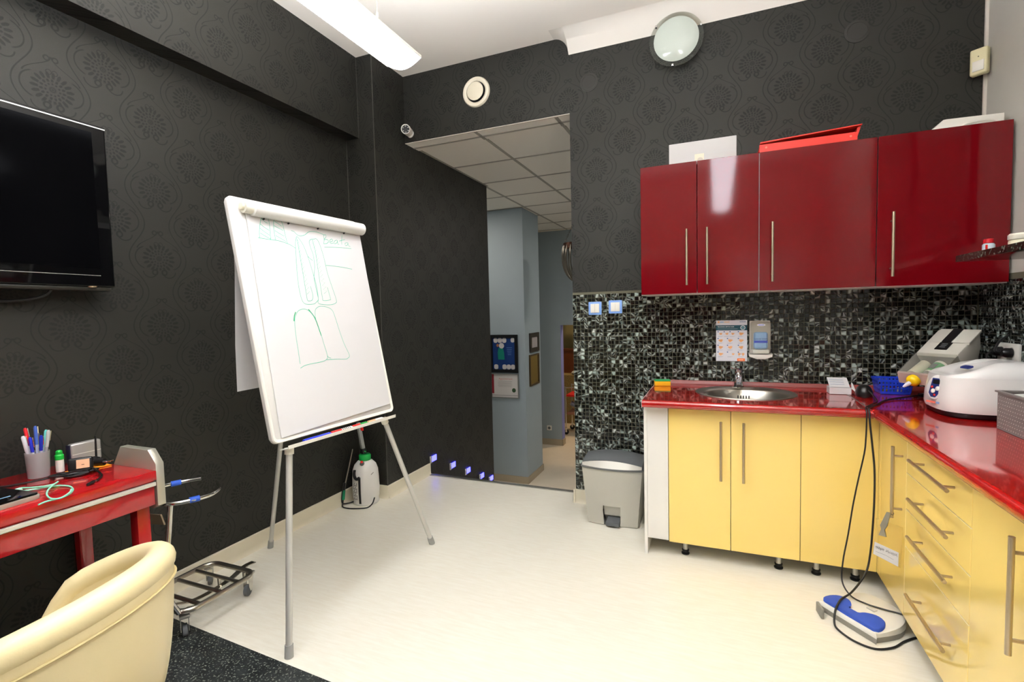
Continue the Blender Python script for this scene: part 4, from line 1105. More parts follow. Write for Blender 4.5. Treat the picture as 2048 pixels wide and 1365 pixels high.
# markers on the tray
def marker(a0, a1, c, col, capcol, label, grp='markers on the flip chart tray', bodyc='#e8e6e0', stripes=False):
    t = thing('marker', label, 'marker', fb((a0+a1)/2, -0.018, c), group=grp); r = 0.0078; z = -0.0178
    am = a0 + (a1-a0)*0.45
    bm = nb(); tube(bm, [fb(a0, z, c), fb(am, z, c)], r, 12); obj('cap', bm, mat('cap_'+capcol[1:], capcol, 0.4), t)
    bm = nb(); tube(bm, [fb(am, z, c), fb(a1-0.008, z, c), fb(a1, z, c)], [r*0.95, r*0.95, r*0.6], 12); bd = obj('barrel', bm, mat('barrel_'+bodyc[1:], bodyc, 0.4), t)
    if stripes:
        for k in range(5):
            s = am + 0.006 + 0.010*k; bm = nb(); tube(bm, [fb(s, z, c), fb(s+0.004, z, c)], r*0.98, 12); obj('stripe', bm, M_BLACK, bd)
marker(0.120, 0.260, 0.022, '', '#1c2fc0', 'blue marker lying on the flip chart tray', bodyc='#2436c8')
marker(0.264, 0.385, 0.022, '', '#d8231d', 'red capped striped marker lying on the flip chart tray', stripes=True)
marker(0.389, 0.480, 0.022, '', '#d8231d', 'green bodied red capped marker lying on the flip chart tray', bodyc='#15963a')
marker(0.484, 0.585, 0.022, '', '#d9a27c', 'white marker with peach cap lying on the flip chart tray')

# ================================================================== GARDEN SPRAYER
sx, sy = -0.103, -0.478
sg = thing('pressure_sprayer', 'white pump sprayer with green cap standing by the pillar', 'sprayer', (sx, sy, 0))
bm = nb(); lathe(bm, (sx,sy,0.0), [(0.060,0.006),(0.082,0.0),(0.088,0.012),(0.084,0.03),(0.090,0.05),(0.092,0.10),(0.090,0.18),(0.086,0.235),(0.074,0.27),(0.052,0.295),(0.038,0.302),(0.036,0.312)], 36); tk = obj('tank', bm, mat('milky_plastic', '#e4e2dd', 0.35), sg)
bm = nb(); lathe(bm, (sx,sy,0.303), [(0.040,0.0),(0.041,0.032),(0.036,0.040),(0.016,0.042)], 28); cp = obj('cap', bm, M_GREEN, sg)
bm = nb(); tube(bm, smooth_path([(sx+0.004,sy-0.01,0.345),(sx+0.002,sy-0.01,0.358),(sx+0.012,sy-0.01,0.366),(sx+0.02,sy-0.012,0.36)],3), 0.003, 8); obj('hook', bm, M_GREEN, cp)
pdir = Vector((-0.10, 0.03, 0.22))
p0 = Vector((sx-0.005, sy, 0.345)); 
bm = nb(); tube(bm, [p0, p0 + Vector((-0.008,0.003,0.030))], 0.019, 16); obj('pump_collar', bm, M_BLACK, sg)
bm = nb(); dd = Vector((-0.042, 0.012, 0.18)); obox(bm, p0 + Vector((-0.012,0.004,0.032)) + dd*0.5, (0.9,-0.4,0.2), dd.cross(Vector((0.9,-0.4,0.2))), dd, 0.016, 0.012, dd.length/2, 0.005); obj('pump_handle', bm, mat('grey_handle', '#8e908c', 0.5), sg)
pr_ = p0 + Vector((-0.012,0.004,0.032)) + dd*0.82 + Vector((0.03, -0.008, 0))
bm = nb(); obox(bm, pr_, (1,0,0), (0,1,0), dd, 0.008, 0.009, 0.020, 0.004); obj('lock_clip', bm, M_RED, sg)
vd = Vector((0.35, -0.93, 0)).normalized()
pv = Vector((sx, sy, 0.285)) + vd*0.058
bm = nb(); tube(bm, [pv - vd*0.02, pv + vd*0.012 + Vector((0,0,0.008))], 0.014, 14); obj('valve', bm, M_DARKG, sg)
bm = nb(); lathe(bm, pv + vd*0.010 + Vector((0,0,0.015)), [(0.009,0),(0.009,0.01),(0.005,0.014),(0,0.015)], 14); obj('valve_button', bm, M_RED, sg)
# black carrying strap down the front, printed label
def on_tank(ang, z, e=0.0):
    prof = [(0,0.088),(0.05,0.090),(0.10,0.092),(0.18,0.090),(0.235,0.086),(0.27,0.074),(0.295,0.052)]
    for (z0,r0),(z1,r1) in zip(prof[:-1], prof[1:]):
        if z0 <= z <= z1: r = r0+(r1-r0)*(z-z0)/(z1-z0); break
    return Vector((sx + (r+e)*math.cos(ang), sy + (r+e)*math.sin(ang), z))
a0 = math.radians(-78)
bm = nb()
for k in range(8):
    z0, z1 = 0.02 + 0.185*k/8, 0.02 + 0.185*(k+1)/8
    f = [bm.verts.new(on_tank(a0+da, z, 0.003)) for da, z in ((-0.09,z0),(0.09,z0),(0.09,z1),(-0.09,z1))]; bm.faces.new(f)
bmesh.ops.remove_doubles(bm, verts=bm.verts[:], dist=1e-4); obj('strap', bm, M_BLACK, sg)
bm = nb(); tube(bm, smooth_path([on_tank(a0+0.05,0.205,0.008), on_tank(a0-0.15,0.195,0.014), on_tank(a0-0.42,0.215,0.008), on_tank(a0-0.5,0.25,0.003)],4), 0.010, 8); obj('strap_hook', bm, M_BLACK, sg)
bm = nb()
for da in (-0.62, -0.5, -0.38, -0.26):
    for k in range(10):
        z = 0.045 + 0.012*k
        if (k*7 + int(da*50)) % 4 == 0: continue
        f = [bm.verts.new(on_tank(a0+da+x, z+y, 0.0008)) for x, y in ((-0.035,0),(0.035,0),(0.035,0.008),(-0.035,0.008))]; bm.faces.new(f)
obj('label_print', bm, mat('grey_black_print', '#4a4a48', 0.6), tk)
bm = nb(); f = [bm.verts.new(on_tank(math.radians(-20)+x, z, 0.0008)) for x, z in ((-0.12,0.213),(0.12,0.225),(0.12,0.229),(-0.12,0.217))]; bm.faces.new(f); obj('level_mark', bm, M_BLACK, tk)
# lance and hose
bm = nb(); tube(bm, [(-0.208,-0.592,0.045),(-0.204,-0.585,0.11)], 0.010, 10); obj('lance_grip', bm, M_TEAL, sg)
bm = nb(); tube(bm, [(-0.204,-0.585,0.10),(-0.197,-0.575,0.16),(-0.175,-0.545,0.305),(-0.163,-0.53,0.385)], [0.007,0.0045,0.004,0.0035], 8); obj('lance', bm, M_STEEL, sg)
bm = nb(); tube(bm, [(-0.205,-0.587,0.10),(-0.201,-0.58,0.16)], 0.009, 8); obj('trigger', bm, M_BLACK, sg)
bm = nb(); tube(bm, smooth_path([(-0.208,-0.592,0.05),(-0.207,-0.60,0.02),(-0.19,-0.62,0.006),(-0.13,-0.625,0.005),(-0.06,-0.60,0.005),(-0.02,-0.57,0.006),(-0.012,-0.53,0.02),(-0.016,-0.50,0.05)],5), 0.0045, 8); obj('hose', bm, M_BLACK, sg)
bm = nb(); tube(bm, smooth_path([(-0.205,-0.59,0.14),(-0.214,-0.60,0.06),(-0.213,-0.595,0.02),(-0.20,-0.56,0.008),(-0.175,-0.52,0.01)],5), 0.0042, 8); obj('hose', bm, M_BLACK, sg)

# ================================================================== TELEVISION
tv = thing('television', 'black flat screen television mounted on the damask wall', 'television', (-0.16, -2.45, 1.44))
TY0, TY1, TZ0, TZ1, TX = -2.985, -1.940, 1.448, 2.098, -0.138
bm = nb(); box(bm, (TX-0.045, TY0, TZ0), (TX, TY1, TZ1), 0.007, 3); obj('cabinet', bm, M_GLOSSB, tv)
bm = nb(); box(bm, (TX, TY0+0.05, TZ0+0.075), (TX+0.0015, TY1-0.05, TZ1-0.035)); obj('screen', bm, M_SCREEN, tv)
bm = nb(); box(bm, (TX-0.001, TY0+0.002, TZ1-0.013), (TX+0.002, TY1-0.002, TZ1-0.009)); obj('top_trim', bm, M_ALU, tv)
bm = nb(); box(bm, (TX-0.001, TY0+0.05, TZ0+0.044), (TX+0.002, TY1-0.052, TZ0+0.0465)); obj('lower_trim', bm, M_ALU, tv)
bm = nb(); box(bm, (TX-0.06, TY0+0.02, TZ0-0.016), (TX-0.006, TY1-0.012, TZ0), 0.004); obj('speaker_bar', bm, mat('brown_black_plastic', '#24221c', 0.35), tv)
bm = nb(); lathe(bm, (TX-0.012, TY1-0.08, TZ0+0.003), [(0.018,0),(0.016,-0.006),(0.0,-0.010)], 20); obj('sensor_button', bm, M_HANDLE, tv)
bm = nb(); box(bm, (WL+0.0005, -2.6, 1.62), (TX-0.045, -2.3, 1.92)); obj('wall_bracket', bm, M_BLACK, tv)
bm = nb(); tube(bm, smooth_path([(-0.17,-2.13,1.452),(-0.19,-2.16,1.41),(-0.215,-2.25,1.39),(-0.225,-2.4,1.40)],4), 0.006, 8); obj('cable', bm, M_BLACK, tv)

# ================================================================== DESK
DT = 0.75
dkx = thing('desk', 'narrow glossy red desk with steel end plate at the damask wall', 'desk', (0.0, -2.75, 0))
bm = nb(); box(bm, (WL+0.026, -3.45, DT-0.036), (0.25, -2.062, DT), 0.003); obj('desk_top', bm, M_REDG, dkx)
bm = nb(); box(bm, (0.238, -3.45, 0.694), (0.252, -2.066, 0.709), 0.003); obj('edge_strip', bm, mat('satin_silver_strip', '#dcd8cc', 0.3, metal=0.4), dkx)
bm = nb(); box(bm, (0.222, -3.44, 0.622), (0.242, -2.068, 0.7135), 0.002); obj('drawer_front', bm, M_REDG, dkx)
bm = nb(); box(bm, (WL+0.03, -2.085, 0.622), (0.222, -2.068, 0.7135)); obj('side_apron', bm, M_REDG, dkx)
for x, y in ((0.188, -2.092), (-0.19, -2.092), (0.188, -3.42), (-0.19, -3.42)):
    bm = nb(); box(bm, (x-0.022, y-0.022, 0.0012), (x+0.022, y+0.022, 0.7), 0.002); obj('leg', bm, M_REDG, dkx)
bm = nb(); prism(bm, [(0.0,0.60),(0.215,0.60),(0.244,0.615),(0.244,0.772),(0.202,0.822),(0.035,0.822),(-0.015,0.745),(-0.015,0.66)], (0,-2.060,0), (1,0,0), (0,0,1), (0,1,0), 0.030, 0.003); obj('end_plate', bm, mat('brushed_plate', '#bdb9aa', 0.35, metal=0.6), dkx)
# pen cup and pens
cx_, cy_ = -0.100, -2.252
bm = nb(); lathe(bm, (cx_,cy_,DT+0.0006), [(0.030,0.0),(0.034,0.092),(0.032,0.092),(0.028,0.004),(0.0,0.004)], 28, close=False)
bm2 = bm; obj('pen_cup', bm2, M_FROST, label='frosted plastic pen cup on the red desk', cat='pen cup')
def pen(ang, rim, L, body, cap, label, r=0.0045):
    w = Vector((math.cos(math.radians(ang)), math.sin(math.radians(ang)), 0))*rim      # where it crosses the cup rim
    b = Vector((cx_, cy_, DT+0.008)) + w*0.5; d = (w*0.5 + Vector((0,0,0.084))).normalized(); e = b + d*L
    t = thing('pen', label, 'pen', b, group='pens in the frosted cup')
    bm = nb(); tube(bm, [b, b+d*0.012, b+d*(L*0.62)], [r*0.3, r, r], 10); obj('barrel', bm, mat('pen_'+body[1:], body, 0.35), t)
    bm = nb(); tube(bm, [b+d*(L*0.62), b+d*(L-0.006), e], [r*1.15, r*1.15, r*0.7], 10); c = obj('cap', bm, mat('cap_'+cap[1:], cap, 0.35), t)
    s = d.cross(Vector((0.9,-0.3,0.1))).normalized(); bm = nb(); obox(bm, e - d*0.02 + s*(r+0.002), s, d.cross(s), d, 0.001, 0.002, 0.018); obj('clip', bm, M_CHROME, c)
pen(-102, 0.0245, 0.150,'#e8e8ea','#e4e4e8','white pen leaning in the cup', 0.0055)
pen(-50.6, 0.0245, 0.146,'#d9d9de','#2733b8','blue capped pen leaning low in the cup')
pen(206.6, 0.0230, 0.174,'#c9ccd8','#d8202a','red capped pen standing in the cup')
pen(0, 0.0, 0.178,'#aeb6cc','#3f5fae','tall blue pen standing in the cup')
pen(0.9, 0.0245, 0.148,'#c2c6d2','#1c2fae','dark blue pen with grey barrel in the cup')
pen(103.7, 0.0245, 0.158,'#a9bfc8','#63c9c0','turquoise capped pen in the cup')
pen(52.3, 0.0245, 0.160,'#9a9a9c','#b9b9b7','silver clip pen leaning out of the cup', 0.005)
pen(155.1, 0.0245, 0.150,'#e0dfd8','#d9d6cc','cream pen at the back of the cup')
# glue stick
gl = thing('glue_stick', 'white glue stick with green cap on the red desk', 'glue stick', (-0.098, -2.190, DT))
bm = nb(); lathe(bm, (-0.098,-2.190,DT+0.0005), [(0.0125,0),(0.0125,0.045),(0.011,0.046)], 20); obj('barrel', bm, M_WPLAS, gl)
bm = nb(); lathe(bm, (-0.098,-2.190,DT+0.0465), [(0.0135,0),(0.0135,0.016),(0.010,0.020),(0.010,0.030),(0.006,0.034),(0,0.034)], 20); obj('cap', bm, mat('bright_green', '#17a838', 0.4), gl)
# silver drive
sd = thing('hard_drive', 'silver external drive standing on edge on the red desk', 'hard drive', (-0.15, -2.08, DT))
bm = nb(); box(bm, (-0.175, -2.130, DT+0.0005), (-0.148, -2.026, DT+0.082), 0.008, 3); obj('case', bm, mat('silver_case', '#b5b2ae', 0.35, metal=0.6), sd)
bm = nb(); box(bm, (-0.1478, -2.126, DT+0.038), (-0.147, -2.030, DT+0.0405)); obj('groove', bm, M_WPLAS, sd)
bm = nb(); box(bm, (-0.172, -2.1345, DT+0.004), (-0.151, -2.1302, DT+0.078)); obj('end_cap', bm, mat('navy_cap', '#1a1c34', 0.4), sd)
# router with antenna
ro = thing('wireless_adapter', 'small black adapter with upright antenna on the red desk', 'adapter', (-0.15, -2.0, DT))
bm = nb(); box(bm, (-0.19, -2.022-0.012+0.0, DT+0.0005), (-0.13, -2.064+0.032, DT+0.022)); bm.free()
bm = nb(); box(bm, (-0.140, -2.118, DT+0.0005), (-0.104, -2.080, DT+0.020), 0.004); bm.free()
bm = nb(); box(bm, (-0.205, -2.022+0.0, DT-0.0), (-0.205+0.0, -2.02, DT+0.0)); bm.free()
bm = nb(); box(bm, (-0.118, -2.098, DT+0.001), (-0.078, -2.066, DT+0.024), 0.005); obj('body', bm, M_BLACK, ro)
bm = nb(); tube(bm, [(-0.108,-2.068,DT+0.022),(-0.108,-2.066,DT+0.105)], [0.0042,0.0032], 10); obj('antenna', bm, M_BLACK, ro)
# power plug
pp = thing('power_plug', 'black two-pin power plug lying by the steel end plate', 'plug', (-0.02, -2.09, DT))
bm = nb(); tube(bm, [(-0.055,-2.112,DT+0.0155),(-0.035,-2.10,DT+0.0155),(-0.015,-2.088,DT+0.0155)], [0.008,0.013,0.013], 12); obj('body', bm, M_BLACK, pp)
for s in (-0.006, 0.006):
    bm = nb(); tube(bm, [(-0.018+s*0.5,-2.090-s,DT+0.014+abs(s)*0.3),(0.006+s*0.5,-2.075-s,DT+0.016+abs(s)*0.3)], 0.0022, 8); obj('pin', bm, M_CHROME, pp)
# orange note
bm = nb(); prism(bm, [(-0.075,-2.186),(-0.045,-2.205),(0.005,-2.075),(-0.06,-2.070)], (0,0,DT+0.0006), (1,0,0), (0,1,0), (0,0,1), 0.0012); obj('paper_note', bm, M_ORANGE, label='bright orange paper note lying on the red desk', cat='note')
# small clock display
ck_ = thing('pocket_display', 'small black device with pale pink display on the orange note', 'device', (-0.03, -2.16, DT))
cc = Vector((-0.030,-2.158,DT+0.026)); nn = Vector((0.80,-0.55,0.22)).normalized(); uu = Vector((0,0,1)).cross(nn).normalized(); vv_ = nn.cross(uu)
bm = nb(); obox(bm, cc, uu, vv_, nn, 0.036, 0.024, 0.012, 0.007, 3); obj('case', bm, M_BLACK, ck_)
bm = nb(); obox(bm, cc + nn*0.0122 + uu*0.008, uu, vv_, nn, 0.019, 0.016, 0.0006, 0.0); dsp = obj('display', bm, mat('pink_display', '#e5b08c', 0.3), ck_)
bm = nb(); obox(bm, cc + nn*0.0131 + uu*0.008 - vv_*0.003, uu, vv_, nn, 0.004, 0.0012, 0.0002); obj('display_mark', bm, mat('display_grey', '#6b4d3a', 0.4), dsp)
for k, dy in enumerate((0.0, 0.012)):
    bm = nb(); tube(bm, [(-0.105+dy, -2.150, DT+0.0055+0.001*k), (-0.083+dy, -2.108, DT+0.0055+0.001*k)], 0.005, 10); obj('cable_stub', bm, M_WPLAS, label=('short white plastic stick lying closer to the silver drive', 'short white plastic stick resting nearer the pink display')[k], cat='stick', group='white sticks on the desk')
# tablet computer
tb_ = thing('tablet', 'black tablet computer with silver edge on the red desk', 'tablet', (0.1, -2.55, DT))
O = Vector((0.188,-2.372,DT+0.0006)); tu = Vector((0.10,-0.995,0)).normalized(); tw = Vector((-0.995,-0.10,0)).normalized()
bm = nb(); prism(bm, rrect(0.30, 0.215, 0.010), O, tu, tw, (0,0,1), 0.014, 0.002); obj('shell', bm, mat('silver_shell', '#bdb9ac', 0.35, metal=0.5), tb_)
bm = nb(); prism(bm, rrect(0.292, 0.207, 0.008, 5, 0.004, 0.004), O + Vector((0,0,0.014)), tu, tw, (0,0,1), 0.006, 0.001); obj('glass', bm, M_GLOSSB, tb_)
bm = nb(); prism(bm, [(0.05,0.05),(0.11,0.05),(0.11,0.056),(0.05,0.056)], O + Vector((0,0,0.0201)), tu, tw, (0,0,1), 0.0004); obj('status_bar', bm, mat('blue_status', '#8fb4d8', 0.3), tb_)
# cables
def coil(c, r, turns, z0, wob, seed, rr, squash=0.6, dirx=(1,0)):
    g = random.Random(seed); pts = []
    for k in range(int(turns*14)):
        a = 2*PI*k/14; rad = r*(1+g.uniform(-wob, wob))
        dx, dy = rad*math.cos(a), rad*squash*math.sin(a)
        pts.append((c[0] + dx*dirx[0] - dy*dirx[1], c[1] + dx*dirx[1] + dy*dirx[0], z0 + 0.0022*(k/14) + g.uniform(0, 0.003)))
    return pts
mc = thing('charging_cable', 'mint green charging cable looped on the red desk', 'cable', (0.10, -2.32, DT))
def dsk(x, y, z): return on_plane(x, y, (0,0,DT+z), Vector((0,0,1)))
pa = [(77,1010,.004),(95,1003,.004),(120,997,.004),(140,988,.004),(146,979,.004),(138,973,.004),(118,972,.005),(95,975,.005),(70,979,.005),(50,982,.005),(36,981,.006),(42,977,.008),(62,976,.010),(90,973,.012),(108,969,.014),(116,964,.014),(106,971,.013),(96,981,.012),(94,991,.011),(103,998,.010),(121,997,.010),(139,986,.010),(143,979,.010)]
bm = nb(); tube(bm, smooth_path([dsk(*p) for p in pa],6), 0.0026, 8); obj('cord', bm, mat('mint_cable', '#8fe0bf', 0.4), mc)
bm = nb(); cq_ = dsk(35,980.5,.006); obox(bm, cq_, (0.3,-1,0), (1,0.3,0), (0,0,1), 0.012, 0.006, 0.0045, 0.002); obj('connector', bm, mat('mint_connector', '#b6ead2', 0.4), mc)
bc_ = thing('black_cable', 'tangled black cable bundle lying on the red desk', 'cable', (0.05, -2.23, DT))
bm = nb(); tube(bm, smooth_path(coil((0.020,-2.205), 0.055, 3.2, DT+0.006, 0.35, 5, 0.003, 0.45, (0.5,0.86)) + [(0.09,-2.165,DT+0.012),(0.14,-2.180,DT+0.008),(0.17,-2.205,DT+0.006),(0.183,-2.222,DT+0.0052)],3), 0.0036, 8); obj('cord', bm, M_BLACK, bc_)
bm = nb(); tube(bm, smooth_path([(0.00,-2.25,DT+0.010),(-0.04,-2.33,DT+0.006),(-0.09,-2.40,DT+0.005),(-0.15,-2.50,DT+0.005),(-0.17,-2.62,DT+0.005)],4), 0.0036, 8); obj('cord', bm, M_BLACK, bc_)
bm = nb(); tube(bm, [(0.182,-2.221,DT+0.0056),(0.188,-2.230,DT+0.0056)], 0.0045, 10); obj('plug_tip', bm, M_CHROME, bc_)
bm = nb(); tube(bm, [(0.188,-2.230,DT+0.0062),(0.206,-2.256,DT+0.0062)], [0.006,0.005], 10); obj('plug', bm, M_BLACK, bc_)

# ================================================================== TUB CHAIR
HCX, HCY, HRB, HRS, HPH, HZH, HZL, HE = 0.860, -2.715, 0.246, 0.240, 0.365, 0.789, 0.53, 0.588
chr_ = thing('tub_chair', 'cream leather tub chair drawn up to the red desk', 'chair', (HCX, HCY, 0))
hb = Vector((math.cos(HPH), math.sin(HPH), 0)); hs = Vector((-hb.y, hb.x, 0))
def rim_z(th):
    d = abs(math.degrees(th)); z = HZL + (HZH-HZL)*((1+math.cos(th))/2)**HE
    if d > 108: z -= 0.17*((d-108)/27)**1.5
    return z
def shell_pt(th, z, off=0.0):
    zr = rim_z(th); t = max(0.0, min(1.0, (zr - z)/(zr - 0.30)))
    k = 1 - 0.09*t - 0.42*t**4
    return Vector((HCX, HCY, z)) + hb*((HRB+off)*k*math.cos(th)) + hs*((HRS+off)*k*math.sin(th))
NT, NV = 44, 12; ths = [math.radians(-135 + 270*k/NT) for k in range(NT+1)]
bm = nb(); O_, I_ = [], []
for th in ths:
    zr = rim_z(th) - 0.012
    O_.append([bm.verts.new(shell_pt(th, 0.30 + (zr-0.30)*j/NV, 0.026)) for j in range(NV+1)])
    I_.append([bm.verts.new(shell_pt(th, 0.34 + (zr-0.34)*j/NV, -0.026)) for j in range(NV+1)])
for i in range(NT):
    for j in range(NV):
        bm.faces.new((O_[i][j], O_[i+1][j], O_[i+1][j+1], O_[i][j+1])); bm.faces.new((I_[i][j], I_[i][j+1], I_[i+1][j+1], I_[i+1][j]))
    bm.faces.new((O_[i][NV], O_[i+1][NV], I_[i+1][NV], I_[i][NV])); bm.faces.new((O_[i][0], I_[i][0], I_[i+1][0], O_[i+1][0]))
for i in (0, NT):
    for j in range(NV): bm.faces.new((O_[i][j], O_[i][j+1], I_[i][j+1], I_[i][j]))
obj('shell', bm, M_CREAML, chr_, sharp=70)
bm = nb(); tube(bm, [shell_pt(th, rim_z(th) - 0.012) for th in ths], 0.030, 16); obj('rolled_rim', bm, M_CREAML, chr_, sharp=70)
bm = nb(); tube(bm, [shell_pt(th, rim_z(th) - 0.048, 0.029) for th in ths], 0.0028, 6); obj('seam', bm, mat('leather_seam', '#cdbb86', 0.5), chr_)
bm = nb(); pr = []
for r, z in ((0.0,0.475),(0.15,0.475),(0.20,0.468),(0.222,0.45),(0.225,0.40),(0.19,0.33),(0.0,0.33)): pr.append((r, z))
lathe(bm, (HCX-0.02, HCY, 0), pr[::-1], 36, close=False); obj('seat_cushion', bm, M_CREAML, chr_, sharp=70)
bm = nb(); lathe(bm, (HCX-0.02,HCY,0.0012), [(0.20,0.0),(0.20,0.008),(0.05,0.03),(0.028,0.05),(0.028,0.33)], 32); obj('pedestal', bm, M_CHROME, chr_)

# ================================================================== CYLINDER TROLLEY
tr = thing('cylinder_trolley', 'chrome cylinder trolley on castors beside the red desk', 'trolley', (0.03, -1.78, 0))
ZP = 0.118
x0, x1, y0, y1 = -0.115, 0.182, -1.950, -1.615; rc = 0.055
ol = [(a, b) for a, b in rrect(x1-x0, y1-y0, rc, 6, x0, y0)]
bm = nb(); tube(bm, [(a, b, ZP) for a, b in ol], 0.0115, 12, closed=True); obj('platform_frame', bm, M_STEEL, tr)
for y in (-1.700, -1.785, -1.88):
    bm = nb(); tube(bm, [(x0, y, ZP), (x1, y, ZP)], 0.0085, 10); obj('cross_bar', bm, M_STEEL, tr)
bm = nb(); pth = smooth_path([(0.03,-1.94,ZP-0.004),(0.035,-1.87,0.085),(0.04,-1.80,0.068),(0.05,-1.72,0.072),(0.075,-1.66,0.095),(0.085,-1.60,ZP+0.004),(0.095,-1.555,ZP+0.008)],5)
for a, b in zip(pth[:-1], pth[1:]):
    d = (b-a); obox(bm, (a+b)/2, (1,0,0), d.cross(Vector((1,0,0))), d, 0.014, 0.002, d.length/2+0.001)
obj('under_brace', bm, M_STEEL, tr)
bm = nb(); tube(bm, [(0.045,-1.70,ZP),(0.047,-1.70,0.074)], 0.007, 8); obj('brace_post', bm, M_STEEL, tr)
def castor(x, y, yaw):
    d = Vector((math.cos(yaw), math.sin(yaw), 0)); s = Vector((-d.y, d.x, 0)); w = Vector((x, y, 0.026)); top = w - d*0.018
    bm = nb(); obox(bm, (top.x, top.y, 0.096), d, s, (0,0,1), 0.022, 0.018, 0.006, 0.002); c = obj('castor', bm, M_ALU, tr)
    bm = nb()
    for q in (-1, 1):
        prism(bm, [(-0.022,0.064),(0.018,0.064),(0.016,0.02),(0.006,-0.004),(-0.004,-0.004),(-0.012,0.012)], w + s*(q*0.014) - s*0.001 - d*0.006, d, (0,0,1), s, 0.002)
    obox(bm, w + Vector((0,0,0.066)) - d*0.008, d, s, (0,0,1), 0.021, 0.015, 0.003)
    obj('fork', bm, mat('zinc_fork', '#c4c3bb', 0.4, metal=0.6), c)
    bm = nb(); lathe(bm, w - s*0.010, [(0.018,0),(0.0255,0.002),(0.0255,0.018),(0.018,0.020)], 22, axis=s); obj('wheel', bm, mat('grey_wheel', '#5f6264', 0.6), c)
castor(0.139, -1.925, 2.6); castor(0.125, -1.618, -1.2); castor(-0.140, -1.612, 2.4); castor(-0.085, -1.925, 2.2)
for x, y in ((0.150,-1.915),(0.125,-1.632),(-0.105,-1.632),(-0.095,-1.912)):
    bm = nb(); tube(bm, [(x,y,0.1),(x,y,ZP)], 0.008, 8); obj('castor_stem', bm, M_STEEL, tr)
bm = nb(); tube(bm, smooth_path([(0.155,-1.955,ZP),(0.150,-1.985,0.20),(0.125,-1.975,0.32),(0.103,-1.945,0.42),(0.096,-1.925,0.545)],5), 0.0105, 12); obj('upright', bm, M_CHROME, tr)
bm = nb(); tube(bm, smooth_path([(-0.087,-1.662,0.555),(-0.137,-1.707,0.55),(-0.169,-1.789,0.55),(-0.15,-1.885,0.55),(-0.08,-1.93,0.55),(0.0,-1.94,0.55),(0.056,-1.935,0.55),(0.10,-1.916,0.55),(0.138,-1.857,0.55),(0.150,-1.792,0.55),(0.125,-1.732,0.553),(0.074,-1.700,0.556)],5), 0.0095, 12); hp_ = obj('holder_hoop', bm, M_CHROME, tr)
for a, b in (((-0.158,-1.758,0.55),(-0.143,-1.722,0.55)), ((0.130,-1.868,0.55),(0.144,-1.834,0.55))):
    bm = nb(); tube(bm, [a, b], 0.0125, 12); obj('blue_tape', bm, mat('blue_tape', '#2f5fd0', 0.5), hp_)
bm = nb(); obox(bm, (0.07,-1.965,0.50), (1,0.2,0), (0,1,0), (-0.5,0,1), 0.03, 0.003, 0.022); obj('clamp_plate', bm, M_HANDLE, tr)

# ================================================================== ON THE COUNTER
sp = thing('sponge', 'yellow kitchen sponge with green scouring side', 'sponge', (1.862, -0.11, HC))
ud = Vector((0.97, 0.2, 0)).normalized(); vd2 = Vector((-ud.y, ud.x, 0))
bm = nb(); obox(bm, (1.864,-0.105,HC+0.0145), ud, vd2, (0,0,1), 0.046, 0.032, 0.0142, 0.003); obj('foam', bm, M_SPONGE, sp)
bm = nb(); obox(bm, (1.864,-0.105,HC+0.0322), ud, vd2, (0,0,1), 0.0455, 0.0315, 0.0034, 0.001); obj('scourer', bm, M_SCOUR, sp)

ob = thing('carton', 'small open white carton beside the black mouse', 'box', (2.765, -0.18, HC))
bm = nb(); box(bm, (2.715,-0.225,HC+0.0015), (2.812,-0.150,HC+0.036), 0.001, 1); obj('tray', bm, M_PAPER, ob)
bm = nb(); prism(bm, [(0,0),(0.076,0.040),(0.0755,0.042),(-0.001,0.0015)], (2.715,-0.224,HC+0.0375), (0,1,0), (0,0,1), (1,0,0), 0.090); li = obj('lid', bm, M_PAPER, ob)
for k in range(3):
    bm = nb(); prism(bm, [(0.016+0.018*k,0.0105+0.0095*k),(0.022+0.018*k,0.0137+0.0095*k),(0.0218+0.018*k,0.0142+0.0095*k),(0.0158+0.018*k,0.011+0.0095*k)], (2.722,-0.224,HC+0.0392), (0,1,0), (0,0,1), (1,0,0), 0.062); obj('print_line', bm, M_GREYP, li)
bm = nb(); prism(bm, [(0,0),(0.016,-0.018),(0.016,-0.008),(0.007,0.026),(0,0.032)], (2.812,-0.223,HC+0.033), (1,0,0), (0,0.35,0.94), (0,0.94,-0.35), 0.001); obj('side_flap', bm, M_PAPER, ob)

mo = thing('mouse', 'black computer mouse standing in the counter corner', 'mouse', (2.85, -0.26, HC))
bm = nb(); lathe(bm, (2.856,-0.264,HC+0.0005), [(0.036,0.0),(0.040,0.010),(0.038,0.028),(0.031,0.046),(0.018,0.058),(0.0,0.061)], 28, sx=0.95, sy=1.15); obj('shell', bm, mat('black_gloss_mouse', '#131312', 0.28), mo)
bm = nb(); box(bm, (2.852,-0.298,HC+0.030), (2.860,-0.279,HC+0.046), 0.002); obj('wheel', bm, M_DARKG, mo)

